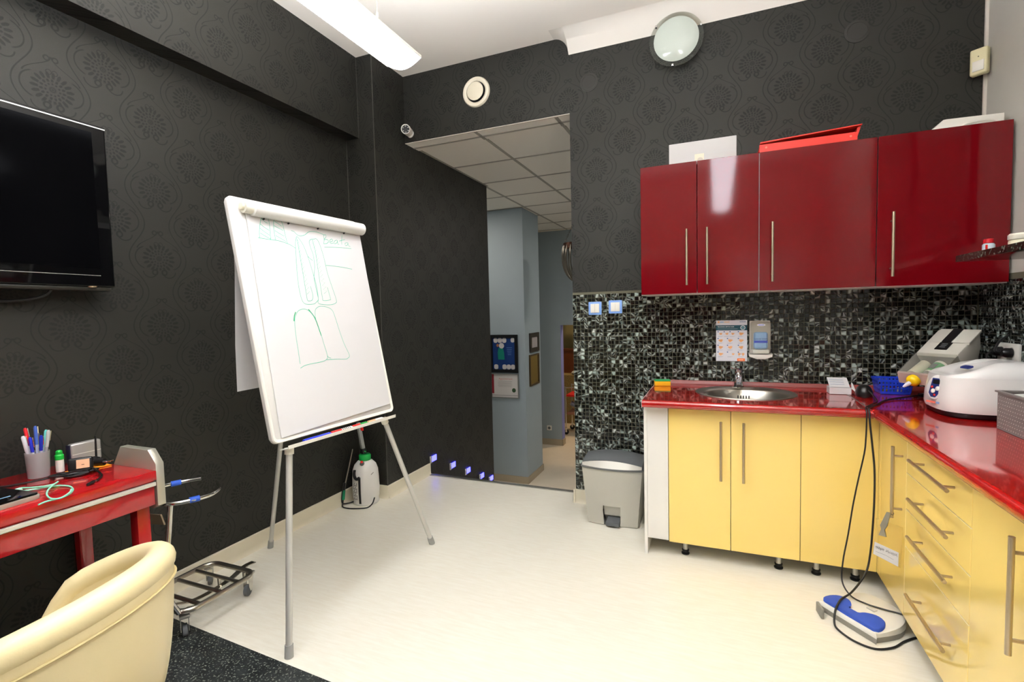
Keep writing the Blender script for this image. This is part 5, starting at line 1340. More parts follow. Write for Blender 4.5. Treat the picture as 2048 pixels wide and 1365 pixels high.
bb = thing('basket', 'small blue plastic basket holding odds and ends', 'basket', (3.0, -0.11, HC))
bx0, bx1, by0, by1 = 2.952, 3.075, -0.165, -0.055
bang = 0.0; M_BLUEB = mat('blue_basket', '#1638b8', 0.35)
def basket_wall(bm, p, q, h, flare, n, bars=6, t=0.002):
    p, q, n = Vector(p), Vector(q), Vector(n); d = q-p; L = d.length; d.normalize()
    for k in range(bars+1):
        a = p + d*(L*k/bars); obox(bm, a + n*(flare/2) + Vector((0,0,h/2)), d, n, (n*flare + Vector((0,0,h))), 0.004, t/2, h/2)
    for z in (0.0, 0.35, 0.65, 0.97):
        a = p + n*(flare*z) + Vector((0,0,h*z)) - d*(flare*z*0.8); b = q + n*(flare*z) + Vector((0,0,h*z)) + d*(flare*z*0.8)
        obox(bm, (a+b)/2, d, n, (0,0,1), (b-a).length/2, t/2+0.0005, 0.006 if z in (0, 0.97) else 0.003)
bm = nb(); box(bm, (bx0,by0,HC+0.001), (bx1,by1,HC+0.004)); obj('floor_plate', bm, M_BLUEB, bb)
for p, q, n in (((bx0,by0,HC+0.009),(bx1,by0,HC+0.009),(0,-1,0)), ((bx1,by0,HC+0.009),(bx1,by1,HC+0.009),(1,0,0)), ((bx1,by1,HC+0.009),(bx0,by1,HC+0.009),(0,1,0)), ((bx0,by1,HC+0.009),(bx0,by0,HC+0.009),(-1,0,0))):
    bm = nb(); basket_wall(bm, p, q, 0.066, 0.014, n, 8); obj('lattice_side', bm, M_BLUEB, bb)
for k, (x, y, c) in enumerate(((2.975,-0.14,'#d8c23a'),(3.01,-0.12,'#3f8fd0'),(3.045,-0.10,'#c9c5b8'),(2.99,-0.085,'#8d8a80'))):
    bm = nb(); obox(bm, (x,y,HC+0.016), (0.7,0.7,0), (-0.7,0.7,0), (0,0,1), 0.014, 0.010, 0.011, 0.002); obj('small_pack', bm, mat('pack_'+c[1:], c, 0.4), label=('yellow','blue','pale grey','grey')[k] + ' little pack lying in the blue basket', cat='pack', group='packs in the blue basket')

# impression material mixer: slanted housing in the corner
MA = 0.883; mf = Vector((-math.sin(MA), -math.cos(MA), 0)); mw = Vector((math.cos(MA), -math.sin(MA), 0)); MO = Vector((3.194, -0.122, 0)); MW = 0.178
mx_ = thing('mixing_machine', 'grey slanted dental mixing machine with clear cartridge bay', 'mixing machine', (3.16, -0.25, HC))
def mpr(out, s0, s1, mt, nm, par=None, bev=0.003):
    bm = nb(); prism(bm, out, MO + mw*s0, mf, (0,0,1), mw, s1-s0, bev); return obj(nm, bm, mt, par or mx_)
M_MIXG = mat('warm_grey_plastic', '#c9c6ba', 0.4); M_MIXS = mat('mid_grey_plastic', '#a5a298', 0.45)
mpr([(0.0,1.166),(0.148,1.062),(0.150,1.046),(0.10,0.99),(0.02,0.985),(-0.01,1.09)], 0.0, MW, M_MIXG, 'upper_housing', bev=0.008)
mpr([(0.002,1.171),(0.085,1.113),(0.083,1.104),(0.0,1.16)], 0.014, MW+0.006, M_MIXG, 'top_cover', bev=0.003)
mpr([(0.004,1.1745),(0.088,1.1155),(0.087,1.112),(0.004,1.168)], 0.072, 0.112, M_BLACK, 'control_strip', bev=0)
mpr([(0.084,1.112),(0.128,1.081),(0.127,1.078),(0.084,1.108)], 0.066, 0.118, M_BLACK, 'key_panel', bev=0)
for k in range(3): mpr([(0.094+0.010*k,1.1065-0.007*k),(0.098+0.010*k,1.1037-0.007*k),(0.098+0.010*k,1.1027-0.007*k),(0.094+0.010*k,1.1055-0.007*k)], 0.080, 0.104, M_DARKG, 'key', bev=0)
mpr([(0.02,0.99),(0.11,0.98),(0.10,0.90),(0.06,0.852),(-0.02,0.852),(-0.02,1.0)], 0.015, MW-0.015, M_MIXS, 'stand', bev=0.004)
mpr([(-0.05,0.8395),(0.14,0.8395),(0.13,0.856),(-0.045,0.856)], 0.0, MW, M_BLACK, 'foot_plate', bev=0.003)
mpr([(0.268,0.975),(0.276,0.968),(0.262,0.918),(0.10,0.918),(0.10,0.928),(0.252,0.930)], 0.0, MW, mat('rosy_reflection_grey', '#b59d94', 0.35), 'front_bar', bev=0.003)  # pinkish reflection on this face is put into the plastic's colour
mpr([(0.150,1.060),(0.276,0.972),(0.273,0.969),(0.148,1.056)], 0.0, MW, mat('bay_cover_clear', '#f0efe8', 0.08, trans=0.92, ior=1.05), 'bay_cover', bev=0)
for s in (0.0, MW-0.003):
    mpr([(0.148,1.056),(0.273,0.968),(0.262,0.922),(0.110,0.930),(0.105,0.985)], s, s+0.003, mat('bay_side_clear', '#d9d7cc', 0.12, trans=0.7, ior=1.05), 'bay_side', bev=0)
mpr([(0.105,0.930),(0.255,0.931),(0.255,0.934),(0.105,0.934)], 0.004, MW-0.004, M_MIXS, 'bay_floor', bev=0)
def cart_ax(s, t0, z0, t1, z1): return MO + mw*s + mf*t0 + Vector((0,0,z0)), MO + mw*s + mf*t1 + Vector((0,0,z1))
a, b = cart_ax(0.118, 0.158, 1.004, 0.235, 0.960)
ca = thing('cartridge', 'white cartridge with green label inside the mixing machine', 'cartridge', a, group='cartridges in the mixing machine')
bm = nb(); tube(bm, [a, b], 0.029, 24); cb_ = obj('barrel', bm, M_WPLAS, ca)
dax = (b-a).normalized(); bm = nb(); tube(bm, [a + dax*0.014, a + dax*0.078], 0.0295, 24, cap=False); obj('green_label', bm, mat('green_label', '#3f9a52', 0.45), ca)
bm = nb(); upn = (Vector((0,0,1)) - dax*dax.z).normalized(); obox(bm, a + dax*0.046 + upn*0.0292, dax, dax.cross(upn), upn, 0.018, 0.012, 0.001); obj('label_panel', bm, M_DARKG, ca)
a, b = cart_ax(0.048, 0.155, 1.002, 0.243, 0.956)
ca2 = thing('cartridge', 'plain cream cartridge inside the mixing machine', 'cartridge', a, group='cartridges in the mixing machine')
bm = nb(); tube(bm, [a, b], 0.026, 22); obj('barrel', bm, mat('cream_cartridge', '#d9d4be', 0.4), ca2)
bm = nb(); dax = (b-a).normalized(); tube(bm, [b, b + dax*0.012], 0.016, 16); obj('collar', bm, M_WPLAS, ca2)
nz = thing('mixing_tip', 'yellow collar and white mixing tip on the mixing machine', 'mixing tip', MO + mw*0.085 + mf*0.28 + Vector((0,0,0.94)))
q0 = MO + mw*0.085 + mf*0.273 + Vector((0,0,0.947)); qd = (mf*0.86 - Vector((0,0,0.50)) - mw*0.18).normalized()
bm = nb(); lathe(bm, q0, [(0.015,0.0),(0.026,0.004),(0.028,0.016),(0.027,0.026),(0.020,0.034),(0.012,0.038)], 20, axis=qd); obj('collar', bm, M_YEL, nz)
bm = nb(); lathe(bm, q0, [(0.010,0.036),(0.009,0.052),(0.005,0.072),(0.003,0.074)], 14, axis=qd); obj('tip', bm, mat('lilac_white', '#d9d3dc', 0.35), nz)

# white rounded machine with dark base
wm = thing('steam_unit', 'white rounded tabletop machine with blue control panel and black base', 'machine', (3.2, -0.6, HC))
WX0, WX1, WY0, WY1 = 3.010, 3.372, -0.775, -0.445
def wm_ring(bm, z, ins, top=False, n=48, ex=3.4):
    cx, cy = (WX0+WX1)/2, (WY0+WY1)/2; a, b = (WX1-WX0)/2-ins, (WY1-WY0)/2-ins; out = []
    for k in range(n):
        t = 2*PI*k/n; c, s = math.cos(t), math.sin(t)
        x = cx + a*math.copysign(abs(c)**(2/ex), c); y = cy + b*math.copysign(abs(s)**(2/ex), s)
        zz = z
        if top: # roof slopes down towards the control panel
            zz = z - max(0.0, z-HC-0.164)*0.75*max(0, (cx + 0.02 - x)/a)**1.6
        out.append(bm.verts.new((x, y, zz)))
    return out
bm = nb(); loft(bm, [wm_ring(bm, HC+0.001, 0.018), wm_ring(bm, HC+0.006, 0.010), wm_ring(bm, HC+0.026, 0.004)]); obj('base', bm, M_BLACK, wm)
bm = nb(); rr = [wm_ring(bm, HC+0.024, 0.004), wm_ring(bm, HC+0.040, 0.0), wm_ring(bm, HC+0.085, 0.002), wm_ring(bm, HC+0.135, 0.010), wm_ring(bm, HC+0.160, 0.014)]
loft(bm, rr); obj('body', bm, mat('gloss_white_shell', '#eceae4', 0.22, coat=0.3), wm, sharp=60)
bm = nb(); rr = [wm_ring(bm, HC+0.160, 0.0145), wm_ring(bm, HC+0.164, 0.0145), wm_ring(bm, HC+0.195, 0.024, True), wm_ring(bm, HC+0.214, 0.046, True), wm_ring(bm, HC+0.222, 0.085, True)]
loft(bm, rr); obj('lid', bm, mat('gloss_white_lid', '#efede8', 0.2, coat=0.3), wm, sharp=60)
# control panel on the rounded front corner
wn_ = Vector((-0.88, -0.42, 0.22)).normalized(); wu = Vector((0,0,1)).cross(wn_).normalized(); wv = wn_.cross(wu)
wc = Vector((3.021, -0.655, HC+0.112))
bm = nb(); prism(bm, ell(0.040, 0.052, 28), wc, wu, wv, wn_, 0.008, 0.002); pan = obj('panel_rim', bm, mat('panel_rim_white', '#dcdad6', 0.3), wm)
bm = nb(); prism(bm, [(-0.026,-0.028),(-0.012,-0.044),(0.008,-0.044),(0.024,-0.020),(0.030,0.036),(-0.022,0.036)], wc, wu, wv, wn_, 0.0095, 0.001); obj('panel_plate', bm, mat('navy_panel', '#1d2a66', 0.3), wm)
bm = nb(); prism(bm, [(-0.016,0.012),(0.022,0.012),(0.024,0.030),(-0.016,0.030)], wc + wn_*0.0095, wu, wv, wn_, 0.001); obj('display', bm, M_BLACK, pan)
for p, r, c in (((0.012,-0.006), 0.0095, M_WPLAS), ((-0.006,-0.018), 0.0095, M_WPLAS), ((-0.014,-0.002), 0.005, M_RED), ((0.004,-0.034), 0.005, M_RED)):
    bm = nb(); lathe(bm, wc + wu*p[0] + wv*p[1] + wn_*0.0096, [(r,0),(r,0.002),(r*0.6,0.004),(0,0.0045)], 16, axis=wn_); obj('button', bm, c, pan)
bm = nb(); prism(bm, rrect(0.05, 0.024, 0.008, 4, -0.025, -0.012), Vector((3.115, -0.655, HC+0.196)) , (0.25,-0.95,0.0), (0.88,0.22,0.40), Vector((-0.40,-0.10,0.90)), 0.005, 0.001); bg = obj('badge', bm, mat('navy_badge', '#1d2a66', 0.3), wm)
bm = nb(); box(bm, (3.001,-0.66,HC+0.044), (3.0025,-0.60,HC+0.050)); bm.free()
bm = nb(); prism(bm, [(-0.03,-0.004),(0.012,-0.004),(0.012,0.004),(-0.03,0.004)], wc - wv*0.064 + wn_*0.0062, wu, wv, wn_, 0.0006); obj('maker_print', bm, mat('red_print', '#d56a58', 0.4), wm)
bm = nb(); prism(bm, [(0.016,-0.004),(0.03,-0.004),(0.03,0.004),(0.016,0.004)], wc - wv*0.064 + wn_*0.0062, wu, wv, wn_, 0.0006); obj('maker_print', bm, mat('pale_blue_print2', '#7c9cc8', 0.4), wm)

# grey perforated basket
gb = thing('storage_basket', 'grey perforated plastic basket with papers on the red counter', 'basket', (3.22, -1.08, HC))
M_GB = mat('taupe_plastic', '#77706c', 0.45); M_GBH = mat('pale_dots', '#c9c3bd', 0.5)
gx0, gx1, gy0, gy1, gh = 3.116, 3.36, -1.25, -0.895, 0.138
bm = nb(); box(bm, (gx0+0.008,gy0+0.008,HC+0.001), (gx1-0.008,gy1-0.008,HC+0.005)); obj('floor_plate', bm, M_GB, gb)
for nm, a, b in (('side', (gx0,gy0),(gx0+0.004,gy1)), ('side', (gx1-0.004,gy0),(gx1,gy1)), ('side', (gx0+0.004,gy1-0.004),(gx1-0.004,gy1)), ('side', (gx0+0.004,gy0),(gx1-0.004,gy0+0.004))):
    bm = nb(); box(bm, (a[0],a[1],HC+0.001), (b[0],b[1],HC+gh)); sd_ = obj(nm, bm, M_GB, gb)
    if a == (gx0, gy0):
        bm = nb()
        for j in range(9):
            for k in range(24):
                y = gy0 + 0.012 + 0.0145*k + (0.007 if j % 2 else 0); z = HC + 0.012 + 0.0135*j
                if y > gy1 - 0.008: continue
                prism(bm, ell(0.0019, 0.0019, 6, y, z), (gx0-0.0002, 0, 0), (0,1,0), (0,0,1), (-1,0,0), 0.0006)
        obj('perforations', bm, M_GBH, sd_, kind='stuff')
bm = nb(); 
for a, b in (((gx0-0.006,gy0-0.006),(gx0+0.006,gy1+0.006)), ((gx1-0.006,gy0-0.006),(gx1+0.006,gy1+0.006)), ((gx0+0.006,gy1-0.006),(gx1-0.006,gy1+0.006)), ((gx0+0.006,gy0-0.006),(gx1-0.006,gy0+0.006))): box(bm, (a[0],a[1],HC+gh-0.004), (b[0],b[1],HC+gh+0.002))
obj('rim', bm, M_GB, gb)
bm = nb(); prism(bm, [(3.135,HC+0.0052),(3.335,HC+0.0052),(3.338,HC+0.150),(3.140,HC+0.130)], (0,-1.225,0), (1,0,0), (0,0,1), (0,1,0), 0.305, 0.002); obj('papers', bm, mat('pale_green_paper', '#dfe6dc', 0.6), label='pale folded papers lying in the grey basket', cat='papers')

# socket on the right wall with a plug
sk_ = thing('power_socket', 'white double wall socket above the white machine', 'socket', (W-0.01, -0.32, 1.02))
bm = nb(); box(bm, (W-0.020,-0.405,1.030), (W-0.0062,-0.232,1.112), 0.004); pl = obj('plate', bm, M_WPLAS, sk_)
for y in (-0.275, -0.358):
    bm = nb(); lathe(bm, (W-0.0205,y,1.072), [(0.024,0.0),(0.024,0.001),(0.0,0.0012)], 24, axis=(-1,0,0)); obj('outlet', bm, mat('socket_grey', '#bdb9ae', 0.5), pl)
pg = thing('wall_plug', 'black plug pushed into the white wall socket', 'plug', (W-0.04, -0.29, 1.07))
bm = nb(); lathe(bm, (W-0.0218,-0.275,1.072), [(0.021,0.0),(0.021,0.022),(0.014,0.034),(0.008,0.036)], 20, axis=(-1,0,0)); obj('body', bm, M_BLACK, pg)
bm = nb(); tube(bm, smooth_path([(W-0.055,-0.275,1.072),(W-0.075,-0.275,1.05),(W-0.065,-0.285,0.98),(W-0.05,-0.30,0.90)],4), 0.005, 8); obj('cord', bm, M_BLACK, pg)
pg2 = thing('wall_plug', 'black plug with upright cord in the second outlet', 'plug', (W-0.04, -0.36, 1.07))
bm = nb(); lathe(bm, (W-0.0218,-0.358,1.072), [(0.021,0.0),(0.021,0.022),(0.014,0.034),(0.008,0.036)], 20, axis=(-1,0,0)); obj('body', bm, M_BLACK, pg2)
bm = nb(); tube(bm, smooth_path([(W-0.055,-0.358,1.072),(W-0.075,-0.35,1.08),(W-0.055,-0.335,1.12),(W-0.02,-0.33,1.15)],4), 0.005, 8); obj('cord', bm, M_BLACK, pg2)

# granite wall shelf with jars
gs = thing('wall_shelf', 'dark green granite wall shelf with rounded bracket', 'shelf', (3.26, -1.0, 1.47))
SX, SY0, SY1, SZ0, SZ1 = 3.130, -1.62, -0.480, 1.475, 1.503
bm = nb(); box(bm, (SX,SY0,SZ0), (W-0.001,SY1,SZ1), 0.002); obj('slab', bm, M_GRANITE, gs)
for y in (-0.80, -1.45):
    bm = nb(); out = [(0,0),(0.16,0)] + [(0.16*math.cos(t)*1.0, -0.13*math.sin(t)) for t in [PI/2*k/8 for k in range(1, 8)]] + [(0,-0.13)]
    prism(bm, [(0.0,0.0),(0.17,0.0),(0.17,-0.035)] + [(0.17*math.cos(t), -0.035-0.10*math.sin(t)) for t in [PI/2*k/8 for k in range(1, 9)]], (W-0.0065, y, SZ0), (-1,0,0), (0,0,1), (0,-1,0), 0.02, 0.002); obj('bracket', bm, M_GRANITE, gs)
    bm = nb(); tube(bm, [(W-0.05, y+0.001, SZ0-0.02), (W-0.16, y+0.001, SZ0-0.02)], 0.004, 8); obj('bracket_rod', bm, M_STEEL, gs)
jb = thing('bottle', 'small white bottle with red cap on the granite shelf', 'bottle', (3.20, -0.56, SZ1))
bm = nb(); lathe(bm, (3.203,-0.575,SZ1+0.0005), [(0.019,0),(0.020,0.003),(0.020,0.030),(0.016,0.036),(0.014,0.037)], 22); obj('body', bm, mat('pale_blue_label', '#c6d2dc', 0.4), jb)
bm = nb(); lathe(bm, (3.203,-0.575,SZ1+0.037), [(0.018,0),(0.018,0.015),(0.015,0.018),(0.0,0.018)], 22); obj('cap', bm, mat('deep_red_cap', '#b81622', 0.35), jb)
bm = nb(); box(bm, (3.186,-0.5965,SZ1+0.006), (3.192,-0.592,SZ1+0.03)); obj('label_stripe', bm, M_RED, jb)
jr = thing('jar', 'wide cream jar with screw lid on the granite shelf', 'jar', (3.27, -0.62, SZ1))
bm = nb(); lathe(bm, (3.275,-0.64,SZ1+0.0005), [(0.034,0),(0.036,0.004),(0.036,0.034),(0.033,0.038)], 28); jbd = obj('body', bm, mat('cream_jar', '#e2d9bd', 0.4), jr)
bm = nb(); lathe(bm, (3.275,-0.64,SZ1+0.039), [(0.036,0),(0.038,0.003),(0.038,0.018),(0.033,0.024),(0.0,0.025)], 28); obj('lid', bm, mat('cream_lid', '#efe8d4', 0.4), jr)
bm = nb(); 
for k in range(7):
    t = math.radians(200 + 14*k); c = Vector((3.275+0.0362*math.cos(t), -0.64+0.0362*math.sin(t), SZ1+0.014)); n = Vector((math.cos(t), math.sin(t), 0)); obox(bm, c, (-n.y,n.x,0), n, (0,0,1), 0.0044, 0.0004, 0.009)
obj('yellow_label', bm, mat('yellow_label', '#d8b52a', 0.45), jbd)
j2 = thing('jar', 'small jar with teal label behind the cream jar', 'jar', (3.33, -0.70, SZ1))
bm = nb(); lathe(bm, (3.335,-0.70,SZ1+0.0005), [(0.020,0),(0.020,0.030),(0.017,0.032)], 20); obj('body', bm, mat('teal_label', '#2f8c93', 0.4), j2)
bm = nb(); lathe(bm, (3.335,-0.70,SZ1+0.033), [(0.020,0),(0.020,0.014),(0.0,0.016)], 20); obj('lid', bm, M_WPLAS, j2)

# cords of the foot pedal and of the mouse
M_CORD = mat('black_cord', '#1b1a1a', 0.45)
bm = nb(); tube(bm, smooth_path([(2.866,-0.300,HC+0.036),(2.876,-0.335,HC+0.020),(2.872,-0.42,HC+0.005),(2.836,-0.50,HC+0.0048),(2.804,-0.56,HC+0.0048),(2.786,-0.60,HC+0.0052),(2.780,-0.627,HC+0.0036),(2.778,-0.6432,0.8362),(2.778,-0.6500,0.8190),(2.778,-0.6500,0.795),(2.776,-0.652,0.72),(2.770,-0.656,0.65),(2.750,-0.660,0.54),(2.728,-0.672,0.42),(2.706,-0.695,0.29),(2.684,-0.718,0.18),(2.675,-0.750,0.100),(2.700,-0.790,0.061),(2.745,-0.830,0.059),(2.80,-0.855,0.061),(2.85,-0.872,0.063),(2.885,-0.885,0.055),(2.915,-0.895,0.02)],6), 0.0032, 8); obj('cord', bm, M_CORD, mo)
bm = nb(); tube(bm, smooth_path([(3.104,-0.224,HC+0.011),(3.06,-0.262,HC+0.011),(2.97,-0.325,HC+0.006),(2.905,-0.40,HC+0.0046),(2.856,-0.50,HC+0.0046),(2.824,-0.56,HC+0.0048),(2.800,-0.60,HC+0.0056),(2.789,-0.627,HC+0.0044),(2.788,-0.6425,0.8355),(2.788,-0.6498,0.8185),(2.789,-0.650,0.795),(2.797,-0.656,0.70),(2.807,-0.660,0.58),(2.808,-0.660,0.44),(2.803,-0.660,0.30),(2.797,-0.665,0.22),(2.780,-0.690,0.145),(2.745,-0.735,0.105),(2.697,-0.800,0.080),(2.655,-0.840,0.067),(2.632,-0.885,0.061),(2.618,-0.915,0.046),(2.612,-0.938,0.012),(2.620,-0.970,0.0045),(2.660,-1.025,0.0045),(2.720,-1.050,0.0045),(2.785,-1.020,0.0045),(2.835,-0.965,0.0045),(2.880,-0.925,0.0045),(2.92,-0.905,0.006)],6), 0.0040, 8); CORD2 = bm

# foot pedal
fp = thing('foot_pedal', 'white foot pedal with two blue pads joined by a blue bar', 'foot pedal', (2.72, -0.84, 0))
PX = Vector((0.65, -0.76, 0)).normalized()          # along the pads
PYv = Vector((-PX.y, PX.x, 0))                        # towards the cabinets
PO = Vector((2.575, -0.835, 0))
def fpp(a, b, z): return PO + PX*a + PYv*b + Vector((0,0,z))
LP, DP = 0.238, 0.225
oul = [(0.0,0.012),(0.012,0.0),(LP-0.012,0.0),(LP,0.012),(LP+0.012,0.12),(LP-0.02,0.20),(LP-0.08,DP),(0.08,DP),(0.030,0.195),(-0.008,0.10)]
def ring_from(bm, out, hfun, ins=0.0):
    cx = sum(a for a, b in out)/len(out); cy = sum(b for a, b in out)/len(out); r = []
    for a, b in out:
        d = math.hypot(a-cx, b-cy); k = (d-ins)/d; a2, b2 = cx+(a-cx)*k, cy+(b-cy)*k; r.append(bm.verts.new(fpp(a2, b2, hfun(a2, b2))))
    return r
sm = [(p.x, p.y) for p in smooth_path([(a, b, 0) for a, b in oul], 4, True)]
top = lambda a, b: 0.040 + 0.022*(max(0,b)/DP)
bm = nb(); loft(bm, [ring_from(bm, sm, lambda a,b: 0.001, 0.004), ring_from(bm, sm, lambda a,b: 0.024, 0.0)]); obj('base', bm, mat('grey_base', '#8f8c83', 0.5), fp)
bm = nb(); loft(bm, [ring_from(bm, sm, lambda a,b: 0.0245, 0.0), ring_from(bm, sm, lambda a,b: top(a,b)-0.006, 0.003), ring_from(bm, sm, lambda a,b: top(a,b), 0.012)]); obj('housing', bm, mat('pedal_white', '#e4e1d6', 0.4), fp)
def pad_out():
    out = []
    P = [(0.008,0.014),(0.002,0.05),(0.025,0.086),(0.062,0.092),(0.090,0.066),(0.094,0.044),(0.138,0.044),(0.152,0.072),(0.182,0.092),(0.214,0.086),(0.234,0.052),(0.229,0.016),(0.20,0.010),(0.06,0.010)]
    return [(p.x, p.y) for p in smooth_path([(a, b, 0) for a, b in P], 3, True)]
po_ = pad_out(); bm = nb()
loft(bm, [ring_from(bm, po_, lambda a,b: top(a,b)-0.004), ring_from(bm, po_, lambda a,b: top(a,b)+0.009, 0.0), ring_from(bm, po_, lambda a,b: top(a,b)+0.013, 0.005)], cap=False)
bv = [bm.verts.new(fpp(a,b,top(a,b)+0.013)) for a,b in po_]; tri = tessellate_polygon([[Vector((a,b,0)) for a,b in po_]])
bm.verts.ensure_lookup_table(); nlast = len(po_); last = bm.verts[2*nlast:3*nlast]
for t in tri: bm.faces.new([last[i] for i in t])
for v in bv: bm.verts.remove(v)
obj('blue_pads', bm, mat('blue_pad', '#2f4fae', 0.6), fp, sharp=60)
bm = nb(); q = [fpp(a,b,0.0) for a,b in ((0.052,-0.004),(0.012,-0.040),(-0.004,-0.034),(0.02,0.006))]
bm = nb(); obox(bm, fpp(0.030,-0.030,0.022), PX*0.9+PYv*-0.55, PX*0.55+PYv*0.9, (0,0,1), 0.032, 0.006, 0.021, 0.004); obj('side_lever', bm, mat('grey_lever', '#83817a', 0.5), fp)
bm = nb(); obox(bm, fpp(0.135,0.125,top(0.1,0.125)+0.002), PX, PYv, (0,0,1), 0.016, 0.010, 0.003, 0.001); obj('latch', bm, mat('pedal_latch', '#cfccc0', 0.4), fp)

obj('cord', CORD2, M_CORD, fp)
# badge hanging from the handle
bdg = thing('name_badge', 'clear plastic name badge clipped to the yellow cabinet handle', 'badge', (2.80, -0.88, 0.30))
BA = math.radians(40); BN = Vector((-math.sin(BA), -math.cos(BA), 0))      # the badge hangs turned towards the room
def bp_(x, y): return on_plane(x, y, (2.797, -0.890, 0), BN)
Rr = lambda pts: [bp_(*p) for p in pts]
cq = [(1752,1037),(1806,1056),(1801,1137),(1746,1108)]
# true-size sleeve: unprojected corners, thickened
bm = nb(); P = Rr(cq); A = [bm.verts.new(p) for p in P]; B = [bm.verts.new(p + BN*0.0015) for p in P]
bm.faces.new(A[::-1]); bm.faces.new(B)
for k in range(4): bm.faces.new((A[k], A[(k+1) % 4], B[(k+1) % 4], B[k]))
obj('sleeve', bm, mat('badge_clear', '#f3e6b0', 0.15, trans=0.85, ior=1.05), bdg)
bm = nb(); P = Rr([(1750,1084),(1798,1106),(1797,1134),(1747,1108)]); A = [bm.verts.new(p + BN*0.0018) for p in P]; B = [bm.verts.new(p + BN*0.0026) for p in P]
bm.faces.new(A[::-1]); bm.faces.new(B)
for k in range(4): bm.faces.new((A[k], A[(k+1) % 4], B[(k+1) % 4], B[k]))
crd = obj('card', bm, M_PAPER, bdg)
bm = nb(); off = BN*(-0.003); g = random.Random(2)
for x0_, x1_ in ((1752, 1769), (1772, 1795)):
    pts = []
    for k in range(26):
        t = k/25; x = x0_ + (x1_-x0_)*t; y = 1094 + (x-1752)*0.40 + 3.2*math.sin(k*2.3 + x0_) + g.uniform(-0.8, 0.8); pts.append(bp_(x, y) - off)
    ribbon(bm, pts, 0.0011, BN)
ribbon(bm, [bp_(1752,1103)-off, bp_(1772,1111)-off, bp_(1788,1120)-off], 0.0008, BN)
obj('handwriting', bm, M_BLACK, crd, recalc=False)
bm = nb(); P = Rr([(1775,1024),(1783,1026),(1776,1052),(1771,1060),(1774,1074),(1759,1070),(1764,1058),(1762,1050)]); A = [bm.verts.new(p + BN*0.002) for p in P]; B = [bm.verts.new(p + BN*0.008) for p in P]
bm.faces.new(A[::-1]); bm.faces.new(B)
for k in range(len(A)): bm.faces.new((A[k], A[(k+1) % len(A)], B[(k+1) % len(A)], B[k]))
obj('clip', bm, mat('steel_clip', '#8e8b80', 0.3, metal=0.9), bdg)
bm = nb(); tube(bm, [bp_(1781,1028) + BN*0.004, Vector((XD-0.033+0.004, -0.886, 0.468)), Vector((XD-0.026, -0.882, 0.476))], 0.0018, 6); obj('clip_strap', bm, M_DARKG, bdg)

# ================================================================== HALL DETAILS
for k, (y, z) in enumerate(((0.233,0.115),(0.549,-0.037),(0.829,-0.172),(1.118,-0.316),(1.334,-0.411))):
    lb = ('blue step light at the top of the stairs', 'second blue step light down from the room', 'third blue step light down from the room', 'fourth blue step light down from the room', 'lowest blue step light in view on the black wall')[k]
    t = thing('step_light', lb, 'light', (0.0, y, z-0.03), group='blue step lights')
    bm = nb(); box(bm, (0.001, y-0.045, z-0.028), (0.010, y-0.022, z+0.030), 0.002); obj('bezel', bm, mat('pale_bezel', '#cfcbc4', 0.4), t)
    bm = nb(); box(bm, (0.001, y-0.021, z-0.022), (0.009, y+0.052, z+0.024), 0.002); ld = obj('glowing_lens', bm, M_LED, t)
# frames on the pillar
YPF = 2.55
def frame_front(x0, x1, z0, z1, bw, fm, name, label, cat):
    t = thing(name, label, cat, ((x0+x1)/2, YPF-0.01, z0))
    bm = nb()
    for a, b in (((x0,z0),(x0+bw,z1)), ((x1-bw,z0),(x1,z1)), ((x0+bw,z0),(x1-bw,z0+bw)), ((x0+bw,z1-bw),(x1-bw,z1))): box(bm, (a[0],YPF-0.02,a[1]), (b[0],YPF-0.001,b[1]))
    obj('frame', bm, fm, t); return t
pf = frame_front(-0.535, -0.147, 0.545, 1.028, 0.040, M_BLACK, 'framed_picture', 'black framed blue picture with white teeth on the hall pillar', 'picture')
bm = nb(); box(bm, (-0.495,YPF-0.010,0.585), (-0.187,YPF-0.002,0.988)); obj('print', bm, mat('deep_blue_print', '#12336e', 0.4), pf)
M_TOOTH = mat('tooth_print', '#c9c5c4', 0.4)
for x, z, w, h in ((-0.478,0.925,0.055,0.063),(-0.420,0.925,0.060,0.063),(-0.358,0.925,0.058,0.063),(-0.240,0.930,0.053,0.058),(-0.478,0.586,0.058,0.062),(-0.362,0.586,0.058,0.062),(-0.302,0.586,0.056,0.062),(-0.244,0.586,0.056,0.062)):
    bm = nb(); prism(bm, rrect(w, h, 0.022, 4, x, z), (0,YPF-0.0105,0), (1,0,0), (0,0,1), (0,-1,0), 0.001); obj('painted_tooth', bm, M_TOOTH, pf)
bm = nb(); prism(bm, [(-0.42,0.71),(-0.33,0.71),(-0.335,0.80),(-0.35,0.86),(-0.41,0.86),(-0.425,0.80)], (0,YPF-0.0105,0), (1,0,0), (0,0,1), (0,-1,0), 0.001); obj('painted_coat', bm, mat('teal_print2', '#0d7a68', 0.4), pf)
bm = nb(); prism(bm, ell(0.036, 0.036, 16, -0.368, 0.888), (0,YPF-0.0112,0), (1,0,0), (0,0,1), (0,-1,0), 0.001); obj('painted_big_tooth', bm, M_TOOTH, pf)
bm = nb(); prism(bm, ell(0.018, 0.02, 14, -0.422, 0.893), (0,YPF-0.0108,0), (1,0,0), (0,0,1), (0,-1,0), 0.001); obj('painted_head', bm, mat('skin_print', '#a5704e', 0.5), pf)
for k in range(5):
    bm = nb(); box(bm, (-0.30+0.004*k,YPF-0.0106,0.86-0.022*k), (-0.225-0.003*k,YPF-0.0101,0.866-0.022*k)); obj('caption_line', bm, mat('pale_caption', '#5f7fae', 0.5), pf)
